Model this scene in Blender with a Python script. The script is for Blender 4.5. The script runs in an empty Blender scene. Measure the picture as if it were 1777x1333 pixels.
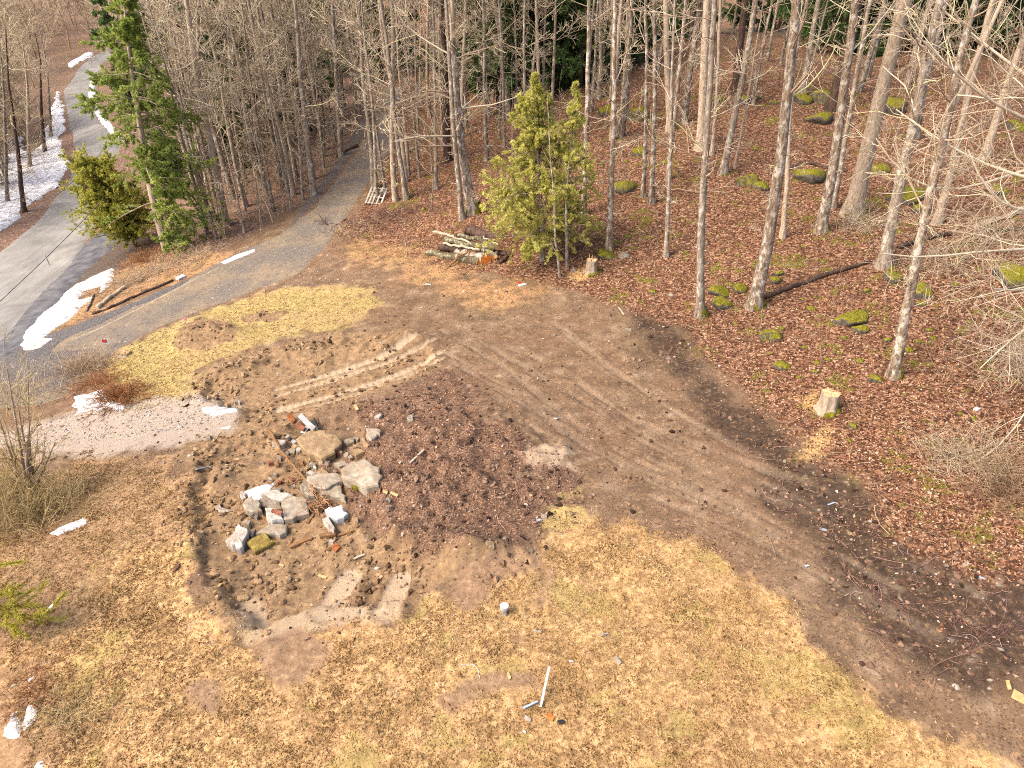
import bpy, math, random
import numpy as np
R = math.radians
random.seed(7)
rng = np.random.default_rng(7)
SC = bpy.context.scene
COL = SC.collection

# ------------------------------------------------------------------ camera, sky, sun, exposure
CAMZ, PITCH, F = 12.0, R(32.0), 1185.0        # metres, downward tilt, focal length in photo pixels (1777 wide)
cd = bpy.data.cameras.new('camera')
cam = bpy.data.objects.new('camera', cd)
COL.objects.link(cam)
cam.location = (0, 0, CAMZ)
cam.rotation_euler = (math.pi / 2 - PITCH, 0, 0)
cd.sensor_width = 36.0
cd.lens = F / 1777 * 36.0
cd.clip_end = 3000
SC.camera = cam

SUN_EL, SUN_AZ = R(46), R(-115)                # azimuth from +Y towards +X
w = bpy.data.worlds.new('World')
SC.world = w
w.use_nodes = True
wn = w.node_tree
sky = wn.nodes.new('ShaderNodeTexSky')
sky.sky_type = 'NISHITA'
sky.sun_disc = False
sky.sun_elevation = SUN_EL
sky.sun_rotation = SUN_AZ
sky.air_density = 0.6
sky.dust_density = 3.0
sky.ozone_density = 1.0
bg = wn.nodes['Background']
wn.links.new(sky.outputs[0], bg.inputs[0])
bg.inputs[1].default_value = 0.15
sd = bpy.data.lights.new('sun', 'SUN')
sun = bpy.data.objects.new('sun', sd)
COL.objects.link(sun)
sd.energy = 1.25
sd.angle = R(40)
sd.color = (1.0, 0.95, 0.88)
from mathutils import Vector, Matrix
sv = Vector((math.sin(SUN_AZ) * math.cos(SUN_EL), math.cos(SUN_AZ) * math.cos(SUN_EL), math.sin(SUN_EL)))
sun.rotation_euler = (-sv).to_track_quat('-Z', 'Y').to_euler()
sun.location = sv * 60
SC.view_settings.view_transform = 'Standard'
SC.view_settings.look = 'None'
SC.view_settings.gamma = 1.0
SC.view_settings.use_curve_mapping = False
SC.view_settings.exposure = 1.98
SC.cycles.use_denoising = False
SC.cycles.filter_width = 1.05
SC.view_settings.use_white_balance = True
SC.view_settings.white_balance_temperature = 7250
SC.view_settings.white_balance_tint = 8

# ------------------------------------------------------------------ helpers
def lin(r, g, b, k=1.0):
    f = lambda c: ((c / 255 + .055) / 1.055) ** 2.4 if c > 10 else c / 255 / 12.92
    return (f(r) * k, f(g) * k, f(b) * k, 1.0)

def tag(o, label=None, cat=None, group=None, kind=None):
    if label: o['label'] = label
    if cat: o['category'] = cat
    if group: o['group'] = group
    if kind: o['kind'] = kind
    return o

def empty(name, loc=(0, 0, 0), rz=0):
    o = bpy.data.objects.new(name, None)
    o.empty_display_size = .1
    o.location = loc
    o.rotation_euler = (0, 0, rz)
    COL.objects.link(o)
    return o

class MB:
    """collects vertices and faces (arrays with k corners) and links them as one mesh"""
    def __init__(s): s.v, s.f, s.r, s.n = [], [], [], 0
    def add(s, V, Fc, rnd=None):
        V = np.asarray(V, float).reshape(-1, 3); Fc = np.asarray(Fc, np.int64)
        s.v.append(V); s.f.append(Fc + s.n); s.n += len(V)
        s.r.append(np.full(len(Fc), 0.5) if rnd is None else np.broadcast_to(rnd, (len(Fc),)).astype(float))
    def build(s, name, mat, parent=None, smooth=False, loc=None, attrs=None):
        me = bpy.data.meshes.new(name)
        V = np.concatenate(s.v) if s.v else np.zeros((0, 3))
        idx = np.concatenate([f.ravel() for f in s.f]) if s.f else np.zeros(0, int)
        tot = np.concatenate([np.full(len(f), f.shape[1]) for f in s.f]) if s.f else np.zeros(0, int)
        me.vertices.add(len(V)); me.loops.add(len(idx)); me.polygons.add(len(tot))
        me.vertices.foreach_set('co', V.ravel().astype(np.float32))
        me.loops.foreach_set('vertex_index', idx.astype(np.int32))
        st = np.zeros(len(tot), np.int32); st[1:] = np.cumsum(tot)[:-1]
        me.polygons.foreach_set('loop_start', st)
        me.polygons.foreach_set('use_smooth', np.full(len(tot), bool(smooth)))
        me.update(calc_edges=True)
        a = me.attributes.new('rnd', 'FLOAT', 'FACE')
        a.data.foreach_set('value', np.concatenate(s.r).astype(np.float32) if s.r else np.zeros(0, np.float32))
        for k, arr in (attrs or {}).items():
            a = me.attributes.new(k, 'FLOAT_COLOR', 'POINT')
            a.data.foreach_set('color', arr.astype(np.float32).ravel())
        if isinstance(mat, (list, tuple)):
            for m in mat: me.materials.append(m)
        elif mat: me.materials.append(mat)
        o = bpy.data.objects.new(name, me)
        COL.objects.link(o)
        if parent: o.parent = parent
        if loc is not None: o.location = loc
        return o

# value noise on a hashed lattice
_T = rng.random((256, 256))
def vnoise(x, y, seed=0):
    x = x + seed * 17.31; y = y + seed * 9.77
    xi = np.floor(x).astype(int); yi = np.floor(y).astype(int)
    fx = x - xi; fy = y - yi
    fx = fx * fx * (3 - 2 * fx); fy = fy * fy * (3 - 2 * fy)
    a = _T[xi & 255, yi & 255]; b = _T[(xi + 1) & 255, yi & 255]
    c = _T[xi & 255, (yi + 1) & 255]; d = _T[(xi + 1) & 255, (yi + 1) & 255]
    return (a + (b - a) * fx) * (1 - fy) + (c + (d - c) * fx) * fy
def fbm(x, y, scale, octv=4, seed=0, gain=.5):
    s, a, t = 0., 1., 0.
    ca, sa = math.cos(.6), math.sin(.6)
    x = np.asarray(x, float) / scale; y = np.asarray(y, float) / scale
    for i in range(octv):
        s = s + a * vnoise(x, y, seed + i * 3); t += a; a *= gain
        x, y = (x * ca - y * sa) * 2.03, (x * sa + y * ca) * 2.03
    return s / t - .5
def sstep(a, b, x):
    t = np.clip((x - a) / (b - a), 0, 1)
    return t * t * (3 - 2 * t)

# ------------------------------------------------------------------ terrain
def ray(px, py):
    px = np.asarray(px, float); py = np.asarray(py, float)
    xc = (px - 888.5) / F; yc = -(py - 666.5) / F
    c, s = math.cos(PITCH), math.sin(PITCH)
    return np.stack([xc, c + yc * s, -s + yc * c], -1)

CTRL = [  # photo pixel, height: the lie of the land read off the photograph
    (100,1333,-.5),(500,1333,-.2),(888,1333,0),(1400,1333,0),(1777,1333,.1),
    (0,1000,-.9),(300,1000,-.35),(700,1000,-.1),(1100,1000,0),(1500,1000,.1),(1777,1000,.3),
    (0,800,-2.0),(200,800,-1.2),(500,800,-.35),(900,800,0),(1250,800,.1),(1600,800,.5),(1777,800,.8),
    (0,650,-3.1),(160,640,-2.4),(350,640,-1.2),(550,640,-.5),(750,620,-.1),(1000,620,.1),(1200,600,.3),(1450,620,.8),(1777,620,1.4),
    (0,520,-3.9),(250,540,-2.2),(420,460,-1.4),(600,480,-.5),(900,480,.3),(1200,480,.9),(1500,480,1.7),(1777,480,2.4),
    (100,420,-3.9),(240,430,-3.0),(330,470,-2.0),(560,390,-.5),(750,380,.5),(1050,380,1.4),(1310,400,1.9),(1500,360,2.6),(1777,350,3.4),
    (160,300,-3.9),(300,330,-2.5),(450,300,-1.0),(640,270,.3),(800,290,1.4),(1000,270,2.4),(1200,250,3.2),(1500,200,4.6),(1777,220,4.8),
    (150,180,-3.8),(150,112,-3.4),(0,350,-4.4),(60,250,-4.8),(250,200,-1.5),(450,180,.2),(680,180,1.5),(900,200,2.8),
    (1100,160,4.2),(1300,128,5.5),(1500,124,5.6),(1700,130,5.8)]
CP = []
for px, py, z in CTRL:
    d = ray(px, py); t = (z - CAMZ) / d[2]
    CP.append((d[0] * t, d[1] * t, z))
CP += [(-220,60,-9),(-120,60,-7),(-160,140,-2),(-100,150,0),(-60,160,1.5),(0,120,5),(0,200,9),(60,110,5.5),(120,120,7),(120,60,6),(60,30,3),(60,0,1),
       (0,-40,-.5),(-50,-10,-2.5),(-90,10,-5),(-50,15,-3.6),(60,-40,.5),(-60,-60,-3),(200,200,12),(-200,250,14),(0,320,20),(260,40,9),(20,75,5.3),(40,75,5.4)]
CP = np.array(CP)
def _U(r2): return np.where(r2 > 1e-9, r2 * np.log(r2 + 1e-12), 0)
n_ = len(CP)
K_ = _U(((CP[:, None, :2] - CP[None, :, :2]) ** 2).sum(-1)) + np.eye(n_) * 2.0
Pm = np.c_[np.ones(n_), CP[:, :2]]
A_ = np.zeros((n_ + 3, n_ + 3)); A_[:n_, :n_] = K_; A_[:n_, n_:] = Pm; A_[n_:, :n_] = Pm.T
W_ = np.linalg.solve(A_, np.r_[CP[:, 2], 0, 0, 0])
def hb(x, y):
    x = np.asarray(x, float); y = np.asarray(y, float)
    sh = x.shape; x = np.clip(x.ravel(), -300, 300); y = np.clip(y.ravel(), -80, 330)
    out = W_[n_] + W_[n_ + 1] * x + W_[n_ + 2] * y
    for i in range(n_):
        out = out + W_[i] * _U((x - CP[i, 0]) ** 2 + (y - CP[i, 1]) ** 2)
    return out.reshape(sh)
def march(fn, px, py, far=420.):
    d = ray(px, py)
    t = np.concatenate([np.arange(8, 90, .25), np.arange(90, far, 1.)])
    pts = np.array([0, 0, CAMZ]) + d[None, :] * t[:, None]
    below = pts[:, 2] < fn(pts[:, 0], pts[:, 1])
    k = int(np.argmax(below)) if below.any() else len(t) - 1
    a, b = t[max(k - 1, 0)], t[k]
    for _ in range(18):
        m = (a + b) / 2; q = d * m
        if CAMZ + q[2] < float(fn(np.array([q[0]]), np.array([q[1]]))[0]): b = m
        else: a = m
    q = d * b
    return np.array([q[0], q[1], CAMZ + q[2]])
def Pb(px, py): return march(hb, px, py)
def poly(pts): return np.array([Pb(*p)[:2] for p in pts])

def sdf(pl, x, y, closed=True):
    """signed distance (positive inside) of points to a polygon, or plain distance to a polyline and arc length along it"""
    x = x.ravel(); y = y.ravel()
    best = np.full(x.shape, 1e9); ins = np.zeros(x.shape, bool); arc = np.zeros(x.shape); L = 0.
    n = len(pl)
    for i in range(n if closed else n - 1):
        ax, ay = pl[i]; bx, by = pl[(i + 1) % n]
        dx, dy = bx - ax, by - ay; l2 = dx * dx + dy * dy + 1e-12
        t = np.clip(((x - ax) * dx + (y - ay) * dy) / l2, 0, 1)
        d2 = (x - ax - t * dx) ** 2 + (y - ay - t * dy) ** 2
        m = d2 < best
        best[m] = d2[m]; arc[m] = L + t[m] * math.sqrt(l2)
        L += math.sqrt(l2)
        if closed:
            c = ((ay > y) != (by > y))
            with np.errstate(divide='ignore', invalid='ignore'):
                c &= x < (bx - ax) * (y - ay) / (by - ay if by != ay else 1e-12) + ax
            ins ^= c
    d = np.sqrt(best)
    return np.where(ins, d, -d) if closed else (d, arc)

def axis(lo, hi, step, g0, far0, g1, far1):
    a = list(np.arange(lo, hi, step)); s = step
    while a[-1] < far1: s *= g1; a.append(a[-1] + s)
    s = step
    while a[0] > far0: s *= g0; a.insert(0, a[0] - s)
    return np.array(a)
GX = axis(-17, 19, .075, 1.05, -420, 1.05, 420)
GY = axis(5.5, 31, .075, 1.12, -90, 1.024, 480)
XX, YY = np.meshgrid(GX, GY, indexing='ij')
NX, NY = XX.shape
X, Y = XX.ravel(), YY.ravel()

REG = dict(
 leaf=[(575,402),(640,425),(700,440),(760,470),(860,478),(960,492),(1050,520),(1120,545),(1190,590),(1235,640),(1280,690),(1370,742),(1390,795),(1500,835),(1530,890),(1600,950),(1700,985),(1777,1000),
       (2300,1010),(2300,300),(1900,110),(1300,60),(900,60),(700,60),(690,190),(650,330),(610,385)],
 leafl=[(300,445),(380,440),(470,385),(525,350),(600,240),(650,190),(640,60),(250,60),(220,240),(215,330),(250,420)],
 straw=[(-300,1500),(-300,860),(40,850),(150,800),(300,800),(345,835),(350,985),(380,1040),(445,1125),(500,1120),(560,1082),(690,1082),(770,1030),(850,1005),(930,975),(985,920),(1010,905),(1090,912),(1200,935),(1285,985),(1370,1045),(1430,1115),(1500,1175),(1600,1235),(1777,1315),(2100,1500)],
 lawn=[(185,625),(255,590),(350,545),(450,510),(560,495),(630,500),(665,525),(600,565),(500,585),(420,608),(350,640),(325,690),(255,705),(225,670),(180,660)],
 straw2=[(580,425),(640,410),(720,430),(790,462),(880,490),(940,505),(920,525),(830,540),(760,500),(690,470),(620,455)],
 clay=[(345,640),(420,612),(510,590),(600,580),(690,576),(745,592),(772,640),(690,668),(610,705),(560,720),(505,725),(600,830),(640,935),(760,950),(870,965),(930,955),(945,985),(880,995),(770,1025),(690,1078),(560,1080),(480,1135),(425,1140),(335,1060),(305,990),(315,830),(310,790),(345,755),(415,745),(420,705),(345,690)],
 mound=[(600,715),(700,680),(780,640),(830,670),(860,740),(930,790),(1000,830),(1000,870),(955,905),(900,945),(770,948),(650,925),(605,860),(625,800),(640,750)],
 dark=[(1090,540),(1150,550),(1215,605),(1245,650),(1300,705),(1375,750),(1395,795),(1500,838),(1530,890),(1600,955),(1777,1000),(1900,1010),(1900,1200),(1777,1180),(1650,1190),(1540,1120),(1440,1060),(1400,960),(1330,880),(1330,800),(1230,750),(1190,680),(1120,620)],
 gravel=[(-100,700),(-60,600),(30,600),(100,575),(240,520),(330,482),(385,450),(480,405),(540,360),(600,285),(640,225),(650,185),(690,185),(695,240),(640,315),(600,378),(570,425),(590,455),(615,480),(608,497),(560,494),(450,507),(350,543),(250,582),(185,622),(140,682),(60,700)],
 pad=[(-60,760),(60,735),(140,718),(250,700),(345,690),(415,703),(418,722),(400,747),(300,772),(180,790),(60,790)],
 brownl=[(-300,1120),(-300,830),(0,835),(160,790),(300,780),(355,835),(335,930),(200,960),(150,1060),(0,1150)],
 verge=[(60,590),(110,545),(190,480),(300,425),(420,440),(320,484),(240,516),(100,572)],
 shoulder=[(-60,640),(0,560),(60,520),(130,450),(200,400),(250,420),(200,468),(130,500),(60,560),(20,610)],
 bare1=[(315,1195),(350,1175),(385,1180),(395,1230),(380,1250),(345,1225)],
 bare2=[(435,1110),(510,1085),(560,1110),(560,1150),(490,1190),(455,1160)],
 bare3=[(770,1010),(850,980),(935,960),(935,978),(850,1010),(845,1050),(800,1060)],
 bare4=[(925,1055),(945,1000),(960,985),(966,995),(950,1040),(935,1062)],
 bare5=[(795,1180),(860,1155),(930,1165),(935,1195),(830,1210),(780,1230),(770,1215)],
 bare6=[(875,1105),(900,1090),(925,1110),(915,1130),(880,1128)],
 lawn2=[(985,885),(1010,850),(1020,865),(1012,905),(960,915),(965,895)],
 brown2=[(-80,1150),(90,1140),(165,1190),(150,1260),(110,1300),(60,1400),(-80,1400)],
 heap=[(303,592),(322,560),(350,552),(385,556),(418,575),(408,592),(362,606),(310,610)],
 heap2=[(418,556),(455,545),(497,547),(485,559),(430,564)],
 dust=[(910,800),(945,780),(985,800),(990,815),(930,818)],
 saw1=[(1385,795),(1400,755),(1440,735),(1455,760),(1440,790),(1410,800)],
 saw2=[(1385,700),(1420,680),(1425,705),(1400,712)],
 saw3=[(985,475),(1020,460),(1022,480),(1000,486)],
)
RP = {k: poly(v) for k, v in REG.items()}
MASK = {}
wob = fbm(X, Y, 1.6, 4, 11) * 1.3 + fbm(X, Y, .35, 3, 12) * .5
for k, pl in RP.items():
    soft = {'leaf': .9, 'leafl': .9, 'dark': 1.0, 'mound': .8, 'clay': .5, 'straw': .75, 'lawn': .9, 'straw2': 1.6, 'pad': .6, 'dust': .3, 'brownl': 1.3}.get(k, .35)
    wk = {'heap': .5, 'heap2': .4, 'pad': .6, 'bare4': .35, 'gravel': .35, 'bare1': .6}.get(k, 1.0)
    far = np.clip(Y / 30, .6, 3)
    m = (X > pl[:, 0].min() - 6) & (X < pl[:, 0].max() + 6) & (Y > pl[:, 1].min() - 6) & (Y < pl[:, 1].max() + 6)
    out = np.zeros(len(X))
    out[m] = sstep(-soft, soft, sdf(pl, X[m], Y[m]) + wob[m] * wk * (.55 if k[:4] in ('bare', 'saw1', 'saw2', 'saw3') else 1))
    MASK[k] = out
for k in ('heap', 'heap2'):
    MASK['lawn'] *= 1 - MASK[k]; MASK['clay'] = np.maximum(MASK['clay'], .9 * MASK[k])
MASK['brownl'] = np.maximum(MASK['brownl'], MASK['brown2'])
# beyond the mapped ground everything is forest floor
outer = np.maximum(sstep(75, 95, Y), np.maximum(sstep(30, 42, X), sstep(-70, -95, X)))
MASK['leaf'] = np.maximum(MASK['leaf'], outer * (1 - MASK['gravel']))
MASK['leafl'] = np.maximum(MASK['leafl'], sstep(-24, -30, X) * sstep(16, 20, Y))

H = hb(X, Y)
rough = .06 * fbm(X, Y, 2.5, 4, 1) + .035 * fbm(X, Y, .5, 3, 2)
hillm = MASK['leaf'] * sstep(24, 34, Y)
rough += hillm * (.8 * fbm(X, Y, 7, 3, 3) + .25 * fbm(X, Y, 1.6, 3, 4))
clod = np.maximum(fbm(X, Y, .55, 4, 5, .6), -.08)
clod2 = np.maximum(fbm(X, Y, .22, 3, 6, .6), -.05)
rough += MASK['clay'] * (.30 * clod + .16 * clod2)
rough += MASK['mound'] * (.16 * fbm(X, Y, .9, 4, 8, .6) + .14 * fbm(X, Y, .2, 3, 9))
rough += MASK['dark'] * (.16 * fbm(X, Y, .6, 4, 13))
rough += np.maximum(MASK['straw'], MASK['brownl']) * (.06 * fbm(X, Y, .4, 3, 10) + .07 * fbm(X, Y, 1.3, 3, 14))
H += rough
# dug-out ground: a step down behind an uneven bank
DIG = poly([(335,850),(345,800),(420,760),(520,735),(600,720),(640,760),(640,850),(690,940),(800,960),(770,1010),(690,1050),(560,1050),(440,1085),(380,1050),(335,1000)])
dg = sdf(DIG, X, Y) + fbm(X, Y, .5, 3, 21) * .5
H -= .22 * sstep(-.03, .22, dg + fbm(X, Y, .18, 3, 23) * .25)
DIG2 = poly([(420,640),(520,605),(620,588),(690,580),(745,598),(765,635),(640,680),(500,720),(430,725),(350,690),(360,660)])
dg2 = sdf(DIG2, X, Y) + fbm(X, Y, .6, 3, 22) * .6
H -= .20 * sstep(-.05, .3, dg2 + fbm(X, Y, .18, 3, 24) * .3)
def bump(px, py, rx, ry, h, rot=0):
    global H
    g = Pb(px, py); dx, dy = X - g[0], Y - g[1]
    c, s = math.cos(rot), math.sin(rot)
    u, v = (dx * c + dy * s) / rx, (-dx * s + dy * c) / ry
    m = u * u + v * v < 9
    e = np.exp(-(u[m] ** 2 + v[m] ** 2))
    H[m] += h * e * (.9 + .9 * fbm(X[m], Y[m], .45, 4, 31, .65))
bump(350,585,1.1,.9,.5); bump(395,585,.7,.6,.3); bump(330,600,.6,.6,.3); bump(460,550,1.2,.35,.18)
bump(700,595,1.0,.5,.4); bump(640,600,1.4,.5,.3); bump(520,615,1.2,.5,.3); bump(400,650,1.2,.8,.3)
bump(800,770,3.0,2.2,.55); bump(740,870,2.0,1.2,.4); bump(700,940,1.4,.4,.35); bump(850,960,1.0,.4,.3); bump(790,965,.7,.4,.3)
bump(370,1010,.5,.6,.3); bump(400,1085,.5,.25,.22); bump(380,820,.5,.6,.3); bump(480,760,.6,.5,.2)
bump(320,840,.4,.8,.12); bump(325,960,.4,.8,.16)
bump(1180,590,2.2,1.0,.35); bump(950,800,.9,.5,.15); bump(205,690,1.0,.8,.3)
# wheel and track ruts
RUT = np.zeros(len(X)); RUTL = np.zeros(len(X))
def rut(pts, wd=.22, dep=.07, tread=.18, lite=.6, whole=False):
    global H
    pl = poly(pts)
    m = (X > pl[:, 0].min() - 2) & (X < pl[:, 0].max() + 2) & (Y > pl[:, 1].min() - 2) & (Y < pl[:, 1].max() + 2)
    d, a = sdf(pl, X[m], Y[m], False)
    d = np.abs(d + fbm(X[m], Y[m], 2.2, 2, 41) * .3 + fbm(X[m], Y[m], .3, 2, 43) * .06)
    br = sstep(-.30, -.02, fbm(X[m], Y[m], 1.5, 2, 42)) * sstep(-.25, .1, fbm(X[m], Y[m], .25, 3, 44) + .12)
    if whole: br = .75 + .25 * br
    core = sstep(wd, wd * .7, d); rim = np.exp(-((d - wd * 1.25) / (wd * .35)) ** 2)
    if whole: H[m] -= rough[m] * sstep(wd * 1.8, wd * .8, d) * .9
    H[m] += br * (-dep * core + dep * .8 * rim + core * .022 * np.sin(a * 2 * math.pi / tread))
    RUTL[m] = np.maximum(RUTL[m], core * br * lite)
    RUT[m] = np.maximum(RUT[m], np.exp(-((d - wd) / .05) ** 2) * br)
for pts in ([(478,668),(560,645),(660,614),(752,582)], [(486,702),(570,680),(660,653),(764,612)]):
    rut(pts, .17, .04, .25, .75, True)
    rut([(p[0] + 3, p[1] + 10) for p in pts], .15, .04, .25, .65, True)
for pts in ([(770,610),(850,660),(950,720),(1080,790),(1250,860),(1400,935),(1560,1020)], [(830,590),(930,650),(1040,715),(1180,790),(1350,850),(1500,930),(1700,1030)],
            [(800,640),(880,690),(980,760),(1120,830),(1300,905),(1450,990)], [(870,600),(960,630),(1080,720),(1260,790),(1420,850)], [(780,625),(865,680),(965,742),(1100,812),(1275,885),(1425,965)], [(880,590),(985,655),(1105,735),(1240,790),(1380,830),(1530,890)], [(1130,860),(1300,930),(1450,1010),(1620,1100)], [(1000,690),(1100,760),(1250,830),(1400,890),(1600,990)],
            [(760,570),(880,640),(1000,740),(1200,830)], [(960,560),(1060,640),(1180,720),(1300,790)], [(900,840),(1000,810),(1060,790)], [(860,740),(920,750),(1000,790)]):
    rut(pts, .14, .022, .22, .22)
rut([(565,1060),(585,1020),(605,990)], .24, .03, .15, .75, True); rut([(670,1058),(685,1020),(695,995)], .24, .03, .15, .75, True)
rut([(430,1040),(440,1070),(430,1110)], .2, .02, .15, .7, True); rut([(440,1100),(520,1080),(600,1070),(672,1066)], .24, .04, 9., .7, True)
rut([(525,1035),(530,1060),(518,1100)], .08, .04, 9., .3)
rut([(945,1000),(936,1030),(928,1058)], .16, .05, 9., .1)
# stretched wheel paths and slop in the open mud
HG = H.reshape(NX, NY)
def gz(x, y):
    x = np.asarray(x, float); y = np.asarray(y, float)
    i = np.clip(np.searchsorted(GX, x) - 1, 0, NX - 2); j = np.clip(np.searchsorted(GY, y) - 1, 0, NY - 2)
    u = np.clip((x - GX[i]) / (GX[i + 1] - GX[i]), 0, 1); v = np.clip((y - GY[j]) / (GY[j + 1] - GY[j]), 0, 1)
    return (HG[i, j] * (1 - u) + HG[i + 1, j] * u) * (1 - v) + (HG[i, j + 1] * (1 - u) + HG[i + 1, j + 1] * u) * v
def lookup(arr, x, y):
    A = arr.reshape(NX, NY)
    i = np.clip(np.searchsorted(GX, x), 0, NX - 1); j = np.clip(np.searchsorted(GY, y), 0, NY - 1)
    return A[i, j]
def G(px, py):
    q = march(gz, px, py)
    return Vector(q)
def at_depth(px, py, y):
    """the point seen at this photo pixel on the upright plane y metres ahead"""
    d = ray(px, py); t = y / d[1]
    return Vector((d[0] * t, y, CAMZ + d[2] * t))
def mpp(p):
    """metres one photo pixel spans at point p"""
    c, s = math.cos(PITCH), math.sin(PITCH)
    return (p[1] * c - (p[2] - CAMZ) * s) / F

# ------------------------------------------------------------------ materials
def newmat(name, rough=.9):
    m = bpy.data.materials.new(name); m.use_nodes = True
    nt = m.node_tree; b = nt.nodes['Principled BSDF']
    b.inputs['Roughness'].default_value = rough
    b.inputs['Specular IOR Level'].default_value = .2
    return m, nt, b
def nd(nt, t, **kw):
    n = nt.nodes.new(t)
    for k, v in kw.items():
        if k in n.inputs: n.inputs[k].default_value = v
        else: setattr(n, k, v)
    return n
def noise(nt, vec, scale, detail=4, rough=.55, dist=0.):
    n = nd(nt, 'ShaderNodeTexNoise', Scale=scale, Detail=detail, Roughness=rough, Distortion=dist)
    if vec is not None: nt.links.new(vec, n.inputs['Vector'])
    return n.outputs['Fac']
def ramp(nt, fac, stops):
    n = nt.nodes.new('ShaderNodeValToRGB'); e = n.color_ramp.elements
    while len(e) < len(stops): e.new(.5)
    for i, (p, c) in enumerate(stops):
        e[i].position = p; e[i].color = c if len(c) == 4 else (*c, 1)
    nt.links.new(fac, n.inputs[0]); return n.outputs[0]
def mixc(nt, fac, a, b, mode='MIX'):
    n = nt.nodes.new('ShaderNodeMix'); n.data_type = 'RGBA'; n.blend_type = mode
    for s, v in ((0, fac), (6, a), (7, b)):
        if hasattr(v, 'is_linked'): nt.links.new(v, n.inputs[s])
        else: n.inputs[s].default_value = v
    return n.outputs[2]
def mth(nt, op, a, b=0., clamp=False):
    n = nt.nodes.new('ShaderNodeMath'); n.operation = op; n.use_clamp = clamp
    for s, v in ((0, a), (1, b)):
        if hasattr(v, 'is_linked'): nt.links.new(v, n.inputs[s])
        else: n.inputs[s].default_value = v
    return n.outputs[0]
def objco(nt): return nt.nodes.new('ShaderNodeTexCoord').outputs['Object']
def scaled(nt, vec, sx, sy, sz):
    n = nd(nt, 'ShaderNodeMapping'); n.inputs['Scale'].default_value = (sx, sy, sz)
    nt.links.new(vec, n.inputs['Vector']); return n.outputs[0]
def bumpn(nt, b, h, dist, strength=1.):
    n = nd(nt, 'ShaderNodeBump', Strength=strength, Distance=dist)
    nt.links.new(h, n.inputs['Height']); nt.links.new(n.outputs[0], b.inputs['Normal'])
def attr(nt, name):
    return nd(nt, 'ShaderNodeAttribute', attribute_name=name)
def simple(name, c1, c2, scale=6., rough=.9, bump=.0, stretch=(1, 1, 1), pos=(.35, .65), c3=None, rnd=0.):
    """two- or three-colour noisy surface with a little bump"""
    m, nt, b = newmat(name, rough)
    v = scaled(nt, objco(nt), *stretch)
    n = noise(nt, v, scale, 6, .65)
    st = [(pos[0], c1), (pos[1], c2)] + ([(min(pos[1] + .15, 1), c3)] if c3 else [])
    c = ramp(nt, n, st)
    if rnd:
        oi = nt.nodes.new('ShaderNodeObjectInfo')
        hs = nd(nt, 'ShaderNodeHueSaturation')
        nt.links.new(mth(nt, 'MULTIPLY_ADD', oi.outputs['Random'], rnd) if False else mth(nt, 'ADD', mth(nt, 'MULTIPLY', oi.outputs['Random'], rnd), 1 - rnd / 2), hs.inputs['Value'])
        nt.links.new(c, hs.inputs['Color']); c = hs.outputs[0]
    nt.links.new(c, b.inputs['Base Color'])
    if bump: bumpn(nt, b, noise(nt, v, scale * 2.5, 5, .7), bump)
    return m
def rndmat(name, stops, rough=.9, trans=0.):
    """colour picked per face from the 'rnd' attribute"""
    m, nt, b = newmat(name, rough)
    c = ramp(nt, attr(nt, 'rnd').outputs['Fac'], stops)
    nt.links.new(c, b.inputs['Base Color'])
    if trans:
        tr = nt.nodes.new('ShaderNodeBsdfTranslucent'); mx = nt.nodes.new('ShaderNodeMixShader'); mx.inputs[0].default_value = trans
        nt.links.new(c, tr.inputs['Color']); nt.links.new(b.outputs[0], mx.inputs[1]); nt.links.new(tr.outputs[0], mx.inputs[2])
        nt.links.new(mx.outputs[0], nt.nodes['Material Output'].inputs['Surface'])
    return m
KA = .55                                      # photo brightness to base colour
def A(r, g, b): return lin(r, g, b, KA)

# ------------------------------------------------------------------ ground sheet
mm = MASK
ma = np.stack([np.maximum(mm['leaf'], 0), mm['straw'], mm['clay'], mm['dark']], -1)
lawn = np.maximum(mm['lawn'], .8 * mm['lawn2'])
bare = np.max([mm['bare%d' % i] for i in range(1, 7)], 0)
mb = np.stack([lawn, mm['mound'], mm['pad'], bare], -1)
mc = np.stack([mm['brownl'], np.maximum(.75 * mm['straw2'], .6 * mm['verge']), np.maximum(mm['leafl'], 0), np.maximum(mm['shoulder'], 0)], -1)
md = np.stack([RUT, RUTL, np.maximum(np.maximum(mm['saw1'], mm['saw2']), mm['saw3']), mm['dust']], -1)
m_ground, nt, B = newmat('ground', .95)
geo = nt.nodes.new('ShaderNodeNewGeometry').outputs['Position']
n_big = noise(nt, geo, .35, 5, .6)
n_mid = noise(nt, geo, 1.6, 5, .62)
n_fine = noise(nt, geo, 7., 5, .7)
n_grit = noise(nt, geo, 26., 4, .75)
vor = nd(nt, 'ShaderNodeTexVoronoi', Scale=13., Randomness=1.); nt.links.new(geo, vor.inputs['Vector'])
vsep = nt.nodes.new('ShaderNodeSeparateColor'); nt.links.new(vor.outputs['Color'], vsep.inputs[0])
vr = vsep.outputs[0]
vor2 = nd(nt, 'ShaderNodeTexVoronoi', Scale=34., Randomness=1.); nt.links.new(geo, vor2.inputs['Vector'])
vsep2 = nt.nodes.new('ShaderNodeSeparateColor'); nt.links.new(vor2.outputs['Color'], vsep2.inputs[0])
vr2 = vsep2.outputs[0]
def chans(name):
    a = attr(nt, name); s = nt.nodes.new('ShaderNodeSeparateColor')
    nt.links.new(a.outputs['Color'], s.inputs[0]); return [s.outputs[0], s.outputs[1], s.outputs[2], a.outputs['Alpha']]
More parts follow.
